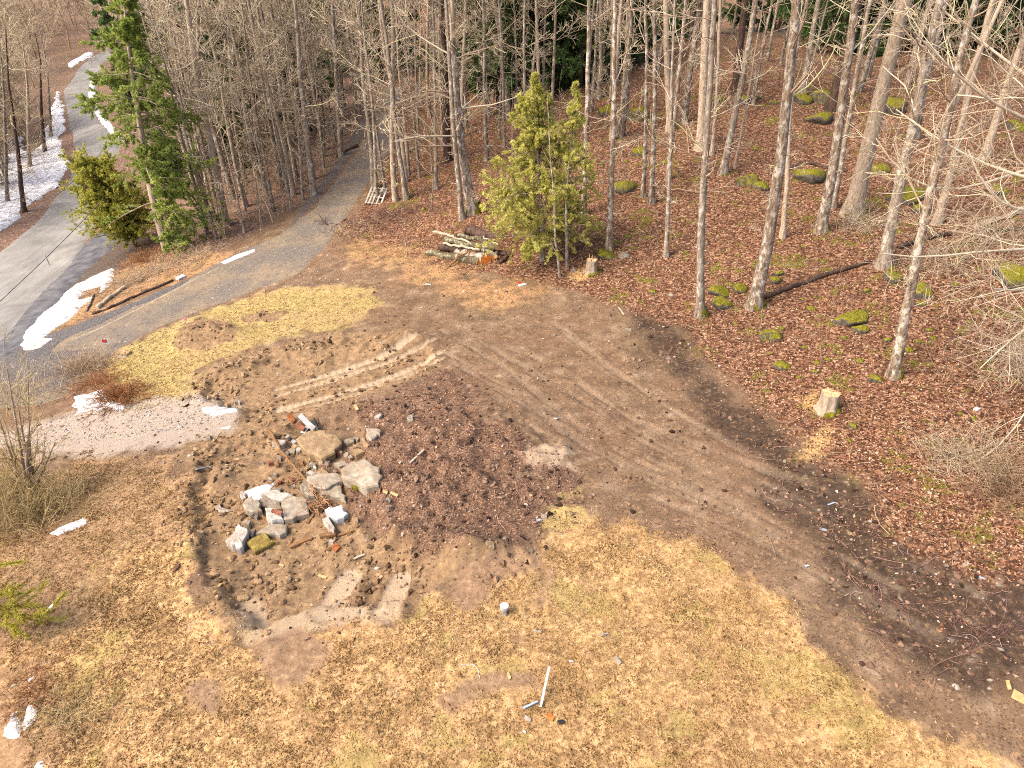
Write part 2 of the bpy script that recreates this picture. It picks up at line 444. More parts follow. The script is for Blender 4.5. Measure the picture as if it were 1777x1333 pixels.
def edge(mask, k=.7, sharp=3.5, nz=None):
    """break the edge of a soft mask with noise"""
    t = mth(nt, 'ADD', mask, mth(nt, 'MULTIPLY', mth(nt, 'SUBTRACT', nz or n_fine, .5), k))
    return mth(nt, 'ADD', mth(nt, 'MULTIPLY', mth(nt, 'SUBTRACT', t, .5), sharp), .5, True)
leaf_, straw_, clay_, dark_ = chans('ma')
lawn_, mound_, grav_, bare_ = chans('mb')
brown_, straw2_, leafl_, should_ = chans('mc')
rut_, rutl_, saw_, dust_ = chans('md')
def blend(fac, a, b): return mixc(nt, fac, a, b)
# open trodden mud
c = ramp(nt, n_mid, [(.28, A(98,78,60)), (.48, A(136,110,86)), (.62, A(160,132,106)), (.78, A(190,162,132))])
c = blend(mth(nt, 'MULTIPLY', edge(n_big, .5, 4, n_fine), .55), c, A(138,104,80))
c = blend(mth(nt, 'MULTIPLY', mth(nt, 'GREATER_THAN', vr, .93), .35), c, A(200,160,125))
c = blend(mth(nt, 'MULTIPLY', mth(nt, 'LESS_THAN', vr2, .13), .55), c, A(70,46,32))
clayc = ramp(nt, n_fine, [(.25, A(108,82,58)), (.45, A(150,120,90)), (.62, A(172,140,106)), (.8, A(204,172,136))])
c = blend(edge(clay_, .5, 4), c, clayc)
darkc = ramp(nt, n_fine, [(.28, A(46,35,28)), (.5, A(80,62,49)), (.72, A(118,93,74))])
c = blend(mth(nt, 'MULTIPLY', edge(dark_, 1.3, 2.0, n_mid), .92), c, darkc)
mndc = ramp(nt, n_grit, [(.30, A(52,34,24)), (.45, A(108,80,62)), (.58, A(138,106,84)), (.75, A(182,148,120))])  # darkest stop paints crevice shade into the soil colour
mndc = blend(mth(nt, 'MULTIPLY', mth(nt, 'GREATER_THAN', vr2, .86), .5), mndc, A(205,165,140))
c = blend(edge(mound_, .8, 3), c, mndc)
c = blend(mth(nt, 'MULTIPLY', rutl_, .75), c, A(224,198,168))
c = blend(mth(nt, 'MULTIPLY', rut_, .25), c, A(105,78,60))
c = blend(mth(nt, 'MULTIPLY', edge(dust_, 1.4, 2, n_mid), .7), c, A(206,178,150))
def leafcol(stops, chip):
    k = ramp(nt, vr, stops)
    k = blend(mth(nt, 'MULTIPLY', edge(n_mid, .6, 3, n_fine), .45), k, chip)
    return blend(mth(nt, 'MULTIPLY', mth(nt, 'LESS_THAN', n_grit, .40), .5), k, A(60,36,28))
lf = leafcol([(0, A(62,38,26)), (.35, A(116,78,56)), (.65, A(156,110,82)), (.88, A(192,146,114)), (1, A(226,186,154))], A(96,62,44))  # dark stops put the shade of gaps between leaves into the colour
c = blend(edge(leaf_, .9, 2.6, n_mid), c, lf)
lfl = leafcol([(0, A(100,72,60)), (.4, A(140,108,92)), (.8, A(168,134,114)), (1, A(205,175,150))], A(120,92,76))
c = blend(edge(leafl_, .7, 3), c, lfl)
# moss on the slope
mo = mth(nt, 'MULTIPLY', mth(nt, 'GREATER_THAN', noise(nt, geo, .9, 5, .7), .585), leaf_)
c = blend(mth(nt, 'MULTIPLY', mo, mth(nt, 'GREATER_THAN', n_fine, .46)), c, A(120,114,40))
st = ramp(nt, n_fine, [(.25, A(140,106,72)), (.42, A(200,158,108)), (.55, A(228,184,130)), (.72, A(246,212,162))])
st = blend(edge(n_mid, .9, 5, n_fine), blend(.6, st, A(134,104,72)), st)
st = blend(mth(nt, 'MULTIPLY', edge(mth(nt, 'SUBTRACT', n_big, .04), .7, 7, n_mid), .8), st, blend(.35, st, A(168,124,92)))
gr = mth(nt, 'MULTIPLY', mth(nt, 'GREATER_THAN', noise(nt, geo, .55, 3, .6), .57), .42)
st = blend(gr, st, A(176,162,92))
st = blend(mth(nt, 'MULTIPLY', mth(nt, 'LESS_THAN', n_grit, .39), .45), st, A(110,76,48))
brn = ramp(nt, n_fine, [(.28, A(122,92,70)), (.5, A(170,134,104)), (.7, A(202,164,126))])
st = blend(mth(nt, 'MULTIPLY', edge(brown_, 1.0, 2, n_mid), .75), st, brn)
sb = edge(bare_, .6, 3)
c = blend(edge(straw_, 1.5, 3, n_mid), c, st)
c = blend(edge(straw2_, 1.8, 2.2, n_mid), c, blend(.5, st, A(180,130,98)))
lw = ramp(nt, n_fine, [(.28, A(140,110,72)), (.45, A(188,158,102)), (.6, A(206,180,122)), (.75, A(228,206,150))])
lw = blend(mth(nt, 'MULTIPLY', edge(n_mid, .8, 5, n_fine), .4), lw, A(186,180,104))
lw = blend(mth(nt, 'MULTIPLY', edge(mth(nt, 'SUBTRACT', n_big, .02), .9, 6, n_mid), .6), lw, A(190,150,112))
c = blend(edge(lawn_, 1.8, 2.6, n_mid), c, lw)
c = blend(mth(nt, 'MULTIPLY', sb, .85), c, ramp(nt, n_fine, [(.3, A(136,104,80)), (.7, A(178,146,118))]))
pg = ramp(nt, n_grit, [(.3, A(150,130,114)), (.5, A(188,170,154)), (.7, A(214,200,186))])
c = blend(mth(nt, 'MULTIPLY', edge(grav_, 1.9, 1.8, n_mid), .9), c, pg)
c = blend(mth(nt, 'MULTIPLY', edge(should_, .8, 3), .9), c, ramp(nt, n_grit, [(.3, A(70,62,58)), (.7, A(120,106,98))]))
c = blend(edge(saw_, 2.2, 1.6, n_fine), c, A(216,174,116))
nt.links.new(c, B.inputs['Base Color'])
bh = mth(nt, 'ADD', mth(nt, 'MULTIPLY', n_fine, .6), mth(nt, 'ADD', mth(nt, 'MULTIPLY', n_grit, .25), mth(nt, 'MULTIPLY', vr2, .12)))
bumpn(nt, B, bh, .05, .8)

ii = np.arange(NX * NY).reshape(NX, NY)
quads = np.stack([ii[:-1, :-1], ii[1:, :-1], ii[1:, 1:], ii[:-1, 1:]], -1).reshape(-1, 4)
g = MB(); g.add(np.stack([X, Y, H], -1), quads)
gr_o = g.build('ground', m_ground, smooth=True, attrs=dict(ma=ma, mb=mb, mc=mc, md=md))
tag(gr_o, 'bare muddy clearing with dead grass and leaf litter running up a wooded slope', 'ground', kind='structure')

# ------------------------------------------------------------------ sheets that lie on the ground
def sheet(name, polys, res, thick, mat, nz=(.5, .25), soft=.35, lump=0., holes=(), smooth=True):
    """a sheet whose rim dips under the ground along an uneven line"""
    allp = np.concatenate(polys)
    lo, hi = allp.min(0) - 1, allp.max(0) + 1
    gx = np.arange(lo[0], hi[0], res); gy = np.arange(lo[1], hi[1], res)
    x, y = np.meshgrid(gx, gy, indexing='ij'); sh = x.shape; x = x.ravel(); y = y.ravel()
    d = np.max([sdf(p, x, y) for p in polys], 0)
    for hpoly in holes: d = np.minimum(d, -sdf(hpoly, x, y))
    d = d + fbm(x, y, nz[0] * 3, 4, 51) * nz[1] * 3
    k = sstep(-soft, soft, d)
    z = gz(x, y) - .06 + (thick + .06) * k + k * lump * fbm(x, y, nz[0] * 1.5, 4, 52)
    keep = (d > -soft * 1.2).reshape(sh)
    idx = np.arange(len(x)).reshape(sh)
    ok = keep[:-1, :-1] & keep[1:, :-1] & keep[1:, 1:] & keep[:-1, 1:]
    q = np.stack([idx[:-1, :-1], idx[1:, :-1], idx[1:, 1:], idx[:-1, 1:]], -1)[ok]
    used = np.unique(q); re = np.full(len(x), -1); re[used] = np.arange(len(used))
    b = MB(); b.add(np.stack([x, y, z], -1)[used], re[q])
    o = b.build(name, mat, smooth=smooth)
    return o, d

m_drive, nt, B = newmat('driveway_gravel', .95)
geo = nt.nodes.new('ShaderNodeNewGeometry').outputs['Position']
nf, ng, nm = noise(nt, geo, 5, 5, .7), noise(nt, geo, 30, 4, .8), noise(nt, geo, .5, 4, .6)
c = ramp(nt, ng, [(.3, A(88,78,72)), (.46, A(126,115,106)), (.6, A(148,137,127)), (.8, A(190,178,166))])
c = mixc(nt, mth(nt, 'MULTIPLY', ramp(nt, nm, [(.42, (0,0,0,1)), (.62, (1,1,1,1))]), .6), c, A(172,148,118))
c = mixc(nt, mth(nt, 'MULTIPLY', mth(nt, 'LESS_THAN', nf, .44), .5), c, A(104,90,80))
nt.links.new(c, B.inputs['Base Color']); bumpn(nt, B, ng, .03, .8)
DRV = poly([(-160,720),(-120,600),(40,600),(110,572),(245,518),(332,482),(392,448),(480,408),(540,364),(600,288),(640,228),(655,185),(668,150),(700,150),(692,190),(694,240),(642,315),(602,378),(565,430),(520,475),(450,503),(350,541),(250,580),(182,622),(140,680),(60,705)])
o, _ = sheet('driveway', [DRV], .14, .02, m_drive, (.5, .12), .3, .02)
tag(o, 'grey gravel driveway climbing from the paved road into the trees', 'driveway', kind='structure')
m_dgrav = simple('dark_gravel', A(58,54,58), A(160,152,150), 26, .9, .05, pos=(.36, .64))
o, _ = sheet('gravel_strip', [poly([(20,606),(100,575),(245,520),(330,483),(318,495),(255,527),(180,560),(110,592),(90,610),(180,600),(150,640),(40,668),(-60,660),(-60,610)])], .12, .05, m_dgrav, (.4, .12), .25, .04)
tag(o, 'strip of loose dark gravel along the edge of the driveway', 'gravel', kind='structure')
m_dgrav2 = simple('shoulder_gravel', A(96,84,80), A(150,134,124), 22, .9, .04, pos=(.3, .7))
o, _ = sheet('gravel_verge', [poly([(500,400),(548,352),(600,285),(638,225),(655,185),(640,190),(600,250),(560,310),(520,360)])], .15, .05, m_dgrav2, (.4, .12), .25, .05)
tag(o, 'dark stony verge on the uphill side of the driveway', 'gravel', kind='structure')

m_road, nt, B = newmat('road_asphalt', .8)
geo = nt.nodes.new('ShaderNodeNewGeometry').outputs['Position']
nm, nf, ng = noise(nt, geo, .3, 5, .65, .6), noise(nt, scaled(nt, geo, 3., .35, 1), 1.2, 5, .7), noise(nt, geo, 22, 3, .7)
c = ramp(nt, nm, [(.3, A(124,120,116)), (.5, A(160,155,149)), (.7, A(186,180,172))])
c = mixc(nt, mth(nt, 'MULTIPLY', ramp(nt, nf, [(.3, (1,1,1,1)), (.55, (0,0,0,1))]), .5), c, A(118,112,110))
c = mixc(nt, mth(nt, 'MULTIPLY', ng, .12), c, A(120,116,112))
nt.links.new(c, B.inputs['Base Color']); bumpn(nt, B, ng, .012, .5)
ROAD = poly([(-300,830),(-260,560),(-60,480),(0,438),(62,388),(118,322),(131,258),(116,200),(110,160),(136,120),(155,104),(190,80),(240,70),(240,82),(200,95),(178,112),(170,140),(158,178),(172,215),(212,250),(205,270),(185,300),(175,330),(176,380),(150,420),(120,470),(80,520),(30,570),(-20,620),(-100,700)])
o, _ = sheet('road', [ROAD], .25, .05, m_road, (1.2, .16), .3, .0)
tag(o, 'narrow grey paved road curving away through the woods', 'road', kind='structure')
m_wet = simple('wet_asphalt', A(84,82,86), A(140,136,136), 1.5, .55, .0, pos=(.35, .7))
o, _ = sheet('road_edge', [poly([(-40,640),(10,580),(70,510),(120,455),(165,405),(205,400),(215,410),(150,470),(90,535),(30,600),(-20,660)])], .2, .075, m_wet, (1.0, .3), .3, .0)
tag(o, 'darker damp worn margin of the paved road', 'road', kind='structure')
m_streak = simple('driveway_streak', A(164,148,126), A(192,178,154), 5, .95, .01)
def ribbon(pts, wd, lift):
    pl = poly(pts); b = MB()
    t = np.linspace(0, len(pl) - 1, 60); px = np.interp(t, range(len(pl)), pl[:, 0]); py = np.interp(t, range(len(pl)), pl[:, 1])
    tx, ty = np.gradient(px), np.gradient(py); l = np.hypot(tx, ty); nx, ny = -ty / l, tx / l
    ww = wd * (.6 + 1.2 * np.abs(fbm(px, py, .8, 3, 61)) + .3 * np.sin(np.linspace(0, math.pi, 60)))
    rows = []
    for s in (-1, -.5, .5, 1):
        qx, qy = px + nx * ww * s, py + ny * ww * s
        rows.append(np.stack([qx, qy, gz(qx, qy) + (lift if abs(s) < .9 else -.02)], -1))
    V = np.stack(rows, 1).reshape(-1, 3); i = np.arange(59)[:, None] * 4 + np.arange(3)[None, :]
    q = np.stack([i, i + 4, i + 5, i + 1], -1).reshape(-1, 4); b.add(V, q); return b
b = ribbon([(120,593),(180,568),(235,540),(290,512),(330,490),(380,465)], .09, .04)
tag(b.build('driveway_ridge', m_streak, smooth=True), 'pale sandy ridge running along the driveway between wheel paths', 'driveway ridge', kind='structure')

# snow
m_snow, nt, B = newmat('snow', .6)
v = objco(nt)
c = ramp(nt, noise(nt, v, 3., 6, .75), [(.30, A(150,126,108)), (.42, lin(206,196,190,.6)), (.56, lin(245,245,248,.78))])
nt.links.new(c, B.inputs['Base Color']); bumpn(nt, B, noise(nt, v, 9, 5, .7), .08, .8)
B.inputs['Subsurface Weight'].default_value = 0
def snow(polys, res, thick, label, nz=(.4, .25), lump=.1, holes=(), cat='snow'):
    o, _ = sheet('snow', [poly(p) for p in polys], res, thick, m_snow, nz, .22, lump, [poly(h) for h in holes])
    return tag(o, label, cat, kind='stuff')
snow([[(28,605),(62,560),(112,512),(150,485),(192,468),(196,476),(185,500),(160,520),(120,552),(78,585),(92,590),(70,606)]], .1, .12,
     'long wedge of old snow in the ditch between road and driveway', (.35, .2), .12, [[(140,505),(175,498),(170,512),(135,520)]])
snow([[(-60,300),(0,330),(30,330),(60,300),(50,260),(20,240),(-60,230)], [(-60,440),(0,398),(45,362),(85,335),(112,305),(114,262),(100,225),(92,205),(80,225),(70,250),(40,290),(0,320),(-80,360)], [(-80,300),(0,270),(30,262),(32,240),(0,215),(-60,215)], [(88,205),(108,235),(108,180),(100,160),(92,180)]], .22, .16,
     'broad snow bank lying under bare trees beyond the road', (.8, .5), .15)
snow([[(158,138),(168,130),(164,150),(162,175),(178,202),(198,225),(216,246),(208,246),(184,222),(168,200),(158,182),(154,165)]], .2, .15, 'narrow strip of snow along the inside of the road bend', (.6, .15), .1)
snow([[(118,112),(150,94),(160,92),(160,100),(140,108),(122,118)]], .3, .15, 'small snow bank at the far end of the road', (.8, .3), .1)
snow([[(130,690),(155,683),(178,676),(176,690),(195,704),(216,706),(214,712),(190,711),(165,714),(130,722),(135,705)]], .06, .07, 'ragged snow patch beside the brown brush pile', (.25, .18), .05)
snow([[(88,925),(108,912),(128,902),(146,898),(146,908),(125,918),(98,930)]], .04, .06, 'thin slab of snow on the brown grass at the left', (.2, .1), .03)
snow([[(380,456),(410,442),(444,431),(446,436),(420,448),(388,460)]], .06, .05, 'thin sliver of snow on the uphill edge of the driveway', (.3, .08), .02)
snow([[(352,708),(380,703),(415,703),(416,716),(390,716),(370,722),(352,718)], [(352,742),(402,738),(400,747),(352,748)]], .05, .04, 'melting ice and snow on the pale gravel pad', (.25, .12), .02)
snow([[(12,1262),(14,1240),(28,1234),(36,1250),(28,1275),(14,1272)], [(38,1245),(50,1225),(66,1232),(60,1248),(45,1262)]], .03, .08, 'two thick lumps of snow at the lower left corner', (.12, .08), .05)
snow([[(76,1060),(90,1045),(98,1040),(96,1050),(84,1062)], [(15,1190),(28,1180),(30,1186),(18,1198)], [(44,1180),(60,1168),(62,1172),(48,1188)], [(62,1325),(75,1320),(76,1345),(58,1345)]], .025, .05, 'scattered small scraps of snow in the dead grass at the left edge', (.1, .05), .02)
snow([[(425,845),(440,838),(470,833),(475,845),(462,855),(455,868),(435,868)], [(566,880),(590,876),(600,890),(595,900),(575,898)]], .03, .12, 'white crusted snow lying over the concrete rubble', (.12, .08), .05)

# ------------------------------------------------------------------ trees: shapes
def norm(v): return v / (np.linalg.norm(v, axis=-1, keepdims=True) + 1e-9)
def tubes(b, P, r, sides, rnd=None, cap=False):
    """P (N,K,3) centre lines, r (N,K) radii -> N tapered tubes in builder b"""
    N, K, _ = P.shape
    T = norm(np.gradient(P, axis=1))
    ref = np.where(np.abs(T[..., 2:3]) > .9, np.array([1., 0, 0]), np.array([0, 0, 1.]))
    U = norm(np.cross(T, ref)); V = np.cross(T, U)
    a = np.arange(sides) / sides * 2 * math.pi
    ring = P[:, :, None, :] + r[:, :, None, None] * (U[:, :, None, :] * np.cos(a)[:, None] + V[:, :, None, :] * np.sin(a)[:, None])
    base = (np.arange(N) * K * sides)[:, None, None]
    k = np.arange(K - 1)[None, :, None] * sides; s = np.arange(sides)[None, None, :]
    s2 = (s + 1) % sides
    q = np.stack([base + k + s, base + k + s2, base + k + sides + s2, base + k + sides + s], -1).reshape(-1, 4)
    rr = None if rnd is None else np.repeat(np.broadcast_to(rnd, (N,)), (K - 1) * sides)
    off = b.n
    b.add(ring.reshape(-1, 3), q, rr)
    if cap:
        for e in (0, K - 1):
            idx = (np.arange(N) * K * sides)[:, None] + e * sides + np.arange(sides)[None, ::(1 if e else -1)]
            b.f.append(idx + off); b.r.append(np.full(N, .5))

def grow(parent, prad, n, f0, f1, len0, len1, ang0, ang1, up, K=5, jit=.12, rk=.5, rmin=.004, bias=None, rg=rng):
    """n side branches spread over parent centre lines (N,K,3); returns their centre lines and radii"""
    N, KP, _ = parent.shape
    pi = rg.integers(0, N, n) if N > 1 else np.zeros(n, int)
    t = f0 + (f1 - f0) * rg.random(n)
    x = t * (KP - 1); i = np.minimum(x.astype(int), KP - 2); u = (x - i)[:, None]
    p0 = parent[pi, i] * (1 - u) + parent[pi, i + 1] * u
    r0 = prad[pi, i] * (1 - u[:, 0]) + prad[pi, i + 1] * u[:, 0]
    T = norm(parent[pi, i + 1] - parent[pi, i])
    rd = rg.normal(size=(n, 3))
    if bias is not None: rd = rd + np.array(bias)
    side = norm(rd - (rd * T).sum(-1, keepdims=True) * T)
    an = np.radians(ang0 + (ang1 - ang0) * rg.random(n))[:, None]
    d = T * np.cos(an) + side * np.sin(an)
    plen = np.linalg.norm(np.diff(parent, axis=1), axis=-1).sum(1)[pi]
    L = (len0 + (len1 - len0) * rg.random(n)) * (plen if N > 1 else 1.)
    if N > 1: L = L * (1.15 - .6 * t)
    P = [p0]; dd = d
    for k in range(1, K):
        dd = norm(dd + rg.normal(size=(n, 3)) * jit + np.array([0, 0, up]))
        P.append(P[-1] + dd * (L / (K - 1))[:, None])
    P = np.stack(P, 1)
    rb = np.maximum(r0 * rk, rmin)
    taper = np.linspace(1, .35, K)[None, :]
    return P, np.maximum(rb[:, None] * taper, rmin)

def trunk_line(pts, K=16):
    pts = np.asarray(pts, float)
    s = np.r_[0, np.cumsum(np.linalg.norm(np.diff(pts, axis=0), axis=1))]
    q = np.linspace(0, s[-1], K)
    L = np.stack([np.interp(q, s, pts[:, i]) for i in range(3)], -1)
    for _ in range(2): L[1:-1] = .25 * L[:-2] + .5 * L[1:-1] + .25 * L[2:]
    return L

def bark_mat(name, dark, mid, pale, lich, patch=.6, lo=.42):
    m, nt, b = newmat(name, .95)
    v = objco(nt)
    n1 = noise(nt, scaled(nt, v, 1, 1, .22), 14, 6, .7)
    c = ramp(nt, n1, [(.3, dark), (.48, mid), (.66, pale)])
    n2 = noise(nt, scaled(nt, v, 1, 1, .6), 5, 5, .75)
    c = mixc(nt, mth(nt, 'MULTIPLY', ramp(nt, n2, [(patch - .04, (0, 0, 0, 1)), (patch + .04, (1, 1, 1, 1))]), .85), c, lich)
    n3 = noise(nt, scaled(nt, v, 1, 1, .5), 3.2, 4, .75)
    c = mixc(nt, mth(nt, 'MULTIPLY', ramp(nt, n3, [(lo - .05, (1, 1, 1, 1)), (lo + .02, (0, 0, 0, 1))]), .6), c, dark)
    oi = nt.nodes.new('ShaderNodeObjectInfo'); hs = nd(nt, 'ShaderNodeHueSaturation')
    nt.links.new(mth(nt, 'ADD', mth(nt, 'MULTIPLY', oi.outputs['Random'], .35), .8), hs.inputs['Value'])
    nt.links.new(c, hs.inputs['Color'])
    nt.links.new(hs.outputs[0], b.inputs['Base Color'])
    bumpn(nt, b, n1, .03, .9)
    return m
bark_pale = bark_mat('smooth_pale_bark', lin(120,100,82,.68), lin(180,158,136,.68), lin(205,186,164,.68), lin(214,204,190,.68), .62, .3)
bark_patch = bark_mat('flaking_lichen_bark', lin(74,58,46,.68), lin(132,112,94,.68), lin(174,154,134,.68), lin(204,194,180,.68), .54, .44)
bark_grey = bark_mat('grey_brown_bark', lin(84,70,60,.66), lin(144,128,112,.68), lin(178,162,144,.7), lin(206,196,182,.7), .57, .42)
bark_dark = bark_mat('dark_conifer_bark', lin(44,34,30,.68), lin(86,66,56,.68), lin(116,92,80,.68), lin(140,120,104,.68), .68, .44)
twig_pale = rndmat('pale_twig', [(0, lin(160,134,112,.62)), (.5, lin(194,172,148,.65)), (.85, lin(220,204,178,.68)), (1, lin(206,198,142,.65))])
twig_brown = rndmat('brown_twig', [(0, A(118,88,68)), (.5, A(160,130,102)), (1, A(196,168,136))])
twig_tan = rndmat('tan_twig', [(0, lin(176,150,118,.56)), (.5, lin(206,182,148,.6)), (1, lin(230,212,180,.66))])
moss_mat = simple('green_moss', A(84,80,20), A(150,140,36), 9, 1., .05, pos=(.35, .6), c3=A(190,176,60))

def crown_mesh(line, rad, n1, n2, n3, f0, L1, ang=(40, 80), up=.06, bias=None, tw=.006, sd=0, n4=0, fork=0, lowtwig=0):
    """limbs, branches and twigs of a leafless tree, from the trunk's centre line"""
    rg = np.random.default_rng(sd)
    b = MB()
    tl, tr = line[None], rad[None]
    P1, r1 = grow(tl, tr, n1, f0, .97, L1[0], L1[1], ang[0], ang[1], up, 7, .13, .24, tw * 1.6, bias, rg)
    # lower limbs longer than those near the top
    if fork:
        Pf, rf = grow(tl, tr, fork, .45, .75, L1[1] * 1.3, L1[1] * 1.9, 18, 30, .12, 7, .06, .7, tw * 3, bias, rg)
        P1 = np.concatenate([P1, Pf]); r1 = np.concatenate([r1, rf])
    if lowtwig:
        Pl, rl = grow(tl, tr, lowtwig, f0 * .4, f0 * 1.2, L1[0] * .25, L1[0] * .7, 60, 95, -.02, 7, .16, .15, tw * 1.1, bias, rg)
        P1 = np.concatenate([P1, Pl]); r1 = np.concatenate([r1, rl])
    tubes(b, P1, r1, 5, rg.random(len(P1)))
    P2, r2 = grow(P1, r1, n1 * n2, .2, 1., .35, .65, 30, 65, .04, 5, .16, .55, tw * 1.1, None, rg)
    tubes(b, P2, r2, 4, rg.random(len(P2)))
    P3, r3 = grow(P2, r2, n1 * n2 * n3, .15, 1., .35, .75, 25, 60, .03, 4, .18, .6, tw, None, rg)
    tubes(b, P3, r3, 3, rg.random(len(P3)))
    if n4:
        P4, r4 = grow(P3, r3, n1 * n2 * n3 * n4, .1, 1., .45, .9, 25, 60, .03, 3, .15, .7, tw * .85, None, rg)
        tubes(b, P4, r4, 3, rg.random(len(P4)))
    return b

USED_LABELS = {}
def bare_tree(bx, by, ups, wpx, label, bark=None, twig=None, H=16., n=(18, 7, 5), f0=.22, L=(1.2, 3.4), tw=.0055, moss=0, group=None,
              low=6, ang=(45, 85), fork=0, bias=None, cat='tree', name='bare_tree', n4=0, up=.06, flare=1.0):
    g = G(bx, by); mp = mpp(g)
    pts = [g - Vector((0, 0, .25)), g]
    for (px, py) in ups: pts.append(at_depth(px, py, g.y))
    d = (pts[-1] - pts[-3]) if len(pts) > 3 else Vector((0, 0, 1)); d.normalize()
    d = (d * .8 + Vector((0, 0, .35))).normalized()
    while pts[-1].z - g.z < H:
        d = (d + Vector((random.uniform(-.06, .06), random.uniform(-.06, .06), .05))).normalized()
        pts.append(pts[-1] + d * 2.0)
    K = 22
    line = trunk_line([tuple(p - g) for p in pts], K)
    line[1:-1, :2] += rng.normal(size=(K - 2, 2)) * .012
    r0 = wpx * .46 * mp
    t = np.linspace(0, 1, K)
    rad = r0 * (1 - .82 * t ** 1.1) * (1 + .75 * flare * np.exp(-t * 34))
    rad = np.maximum(rad, .012)
    root = empty(name, g)
    b = MB(); tubes(b, line[None], rad[None], 10)
    b.build('trunk', bark or bark_grey, root, True)
    cb = crown_mesh(line, rad, n[0], n[1], n[2], f0, L, ang, up, bias, tw, int(bx * 7 + by), n4, fork, low)
    cb.build('crown', twig or twig_pale, root, True)
    if moss:
        mbm = MB(); k = 10; th = np.arange(k) / k * 2 * math.pi
        rings = []
        for j, zz in enumerate((-.05, .12, .32, .5)):
            rr = r0 * (1.75, 1.6, 1.35, .9)[j] * (1 + .25 * rng.normal(size=k) * .6)
            rings.append(np.stack([np.cos(th) * rr + r0 * .35, np.sin(th) * rr * .9, zz * moss + rng.normal(size=k) * .06], -1))
        V = np.concatenate(rings); i = np.arange(3)[:, None] * k + np.arange(k)[None]; i2 = np.arange(3)[:, None] * k + (np.arange(k)[None] + 1) % k
        mbm.add(V, np.stack([i, i2, i2 + k, i + k], -1).reshape(-1, 4)); mbm.add(rings[-1], np.arange(k)[None])
        mbm.build('moss', moss_mat, root, True)
    return tag(root, label, cat, group)

# ------------------------------------------------------------------ trees one can tell apart
TR = 'bare trees on the leaf covered slope'
bare_tree(1216,550,[(1216,400),(1228,200),(1240,0)],15,'straight grey bare tree at the edge of the dark mud, mossy at its foot',bark_grey,moss=.9,group=TR,f0=.3,low=5)
bare_tree(1308,532,[(1330,440),(1352,300),(1370,130),(1382,0)],23,'leaning bare tree with blotchy flaking bark, long fallen log at its foot',bark_patch,moss=.6,group=TR,f0=.38)
bare_tree(1359,412,[(1368,250),(1378,100),(1384,0)],9,'slim pale bare tree right behind the blotchy leaning one',bark_pale,group=TR,n=(12,5,3))
bare_tree(1424,402,[(1445,300),(1465,150),(1485,0)],19,'leaning grey bare tree just left of the thick smooth trunk',bark_patch,moss=.4,group=TR,f0=.4)
bare_tree(1446,360,[(1475,200),(1500,50),(1510,0)],10,'thin dark bare tree between two thicker leaning trunks on the slope',bark_grey,group=TR,n=(12,5,3))
bare_tree(1478,372,[(1505,260),(1540,120),(1572,0)],29,'thickest smooth pale trunk on the slope, leaning right with a mossy foot',bark_pale,moss=.6,H=20,group=TR,f0=.5,low=2)
bare_tree(1533,462,[(1545,400),(1570,270),(1590,200),(1625,20)],21,'brown grey bare tree where the long fallen log ends',bark_grey,moss=.5,group=TR,f0=.25,n=(18,7,5))
bare_tree(1551,652,[(1575,520),(1600,400),(1622,300),(1651,190),(1668,70),(1690,20)],19,'tall leaning bare tree nearest the big sawn stump on the slope',bark_patch,moss=.7,group=TR,f0=.33,fork=2,n=(20,7,5))
bare_tree(1626,388,[(1642,330),(1662,250),(1690,120)],14,'short leaning bare tree behind tangled pale twigs',bark_pale,group=TR,n=(14,6,4))
bare_tree(1588,240,[(1605,140),(1635,30)],13,'brown bare tree beside the mossy ledge behind the thick smooth trunk',bark_grey,group=TR)
bare_tree(1708,275,[(1740,170),(1777,65),(1800,0)],14,'leaning bare tree near the upper right edge behind pale branches',bark_pale,group=TR)
bare_tree(1393,163,[(1408,70),(1420,0)],11,'leaning bare tree at the crest before the dark pines',bark_grey,group=TR,moss=.3)
bare_tree(1254,302,[(1275,200),(1300,80),(1310,0)],13,'grey leaning bare tree above the mossy boulder with a sapling beside it',bark_grey,group=TR,moss=.3)
bare_tree(1275,292,[(1290,210),(1305,130),(1325,0)],5,'very thin pale sapling beside the grey leaning tree by the mossy boulder',bark_pale,group=TR,n=(8,4,3),H=9)
bare_tree(1275,162,[(1284,80),(1294,0)],14,'dark straight trunk on the crest bearing a small pale mark',bark_dark,group=TR,f0=.5)
bare_tree(1443,190,[(1470,97),(1490,0)],21,'broad dark barked trunk rising behind the mossy ledge',bark_dark,group=TR,f0=.45)
bare_tree(1236,268,[(1246,130),(1250,0)],7,'thin pale tree standing close behind the straight grey trunk',bark_pale,group=TR,n=(10,5,3))
bare_tree(821,368,[(800,260),(790,150),(785,60),(778,0)],19,'stout white blotched tree with green moss climbing its foot behind the log pile',bark_patch,moss=1.1,group=TR,f0=.15,fork=1,n=(22,7,5),L=(1.5,4.5),tw=.009,ang=(60,95))
bare_tree(802,380,[(795,300),(785,200),(775,0)],10,'slim grey trunk touching the stout blotched tree behind the log pile',bark_grey,group=TR,n=(14,6,4))
bare_tree(777,280,[(772,120),(768,0)],14,'dark reddish trunk just behind the stout blotched tree',bark_dark,group=TR,f0=.45)
bare_tree(1013,372,[(1019,200),(1022,0)],10,'white blotched slim tree right beside the yellow green cedar',bark_patch,group=TR,n=(14,6,4),low=8)
bare_tree(1056,437,[(1062,300),(1066,150),(1067,0)],11,'straight bare tree with a curved mossy root above the small stump',bark_patch,moss=.5,group=TR,n=(14,6,4),low=8)
bare_tree(1117,342,[(1122,150),(1120,0)],8,'left one of two slim white blotched trees standing together on the slope',bark_patch,group=TR,n=(12,5,4),low=8)
bare_tree(1131,352,[(1137,150),(1135,0)],10,'right one of two slim blotched trees standing together on the slope',bark_patch,group=TR,n=(12,5,4),low=8)
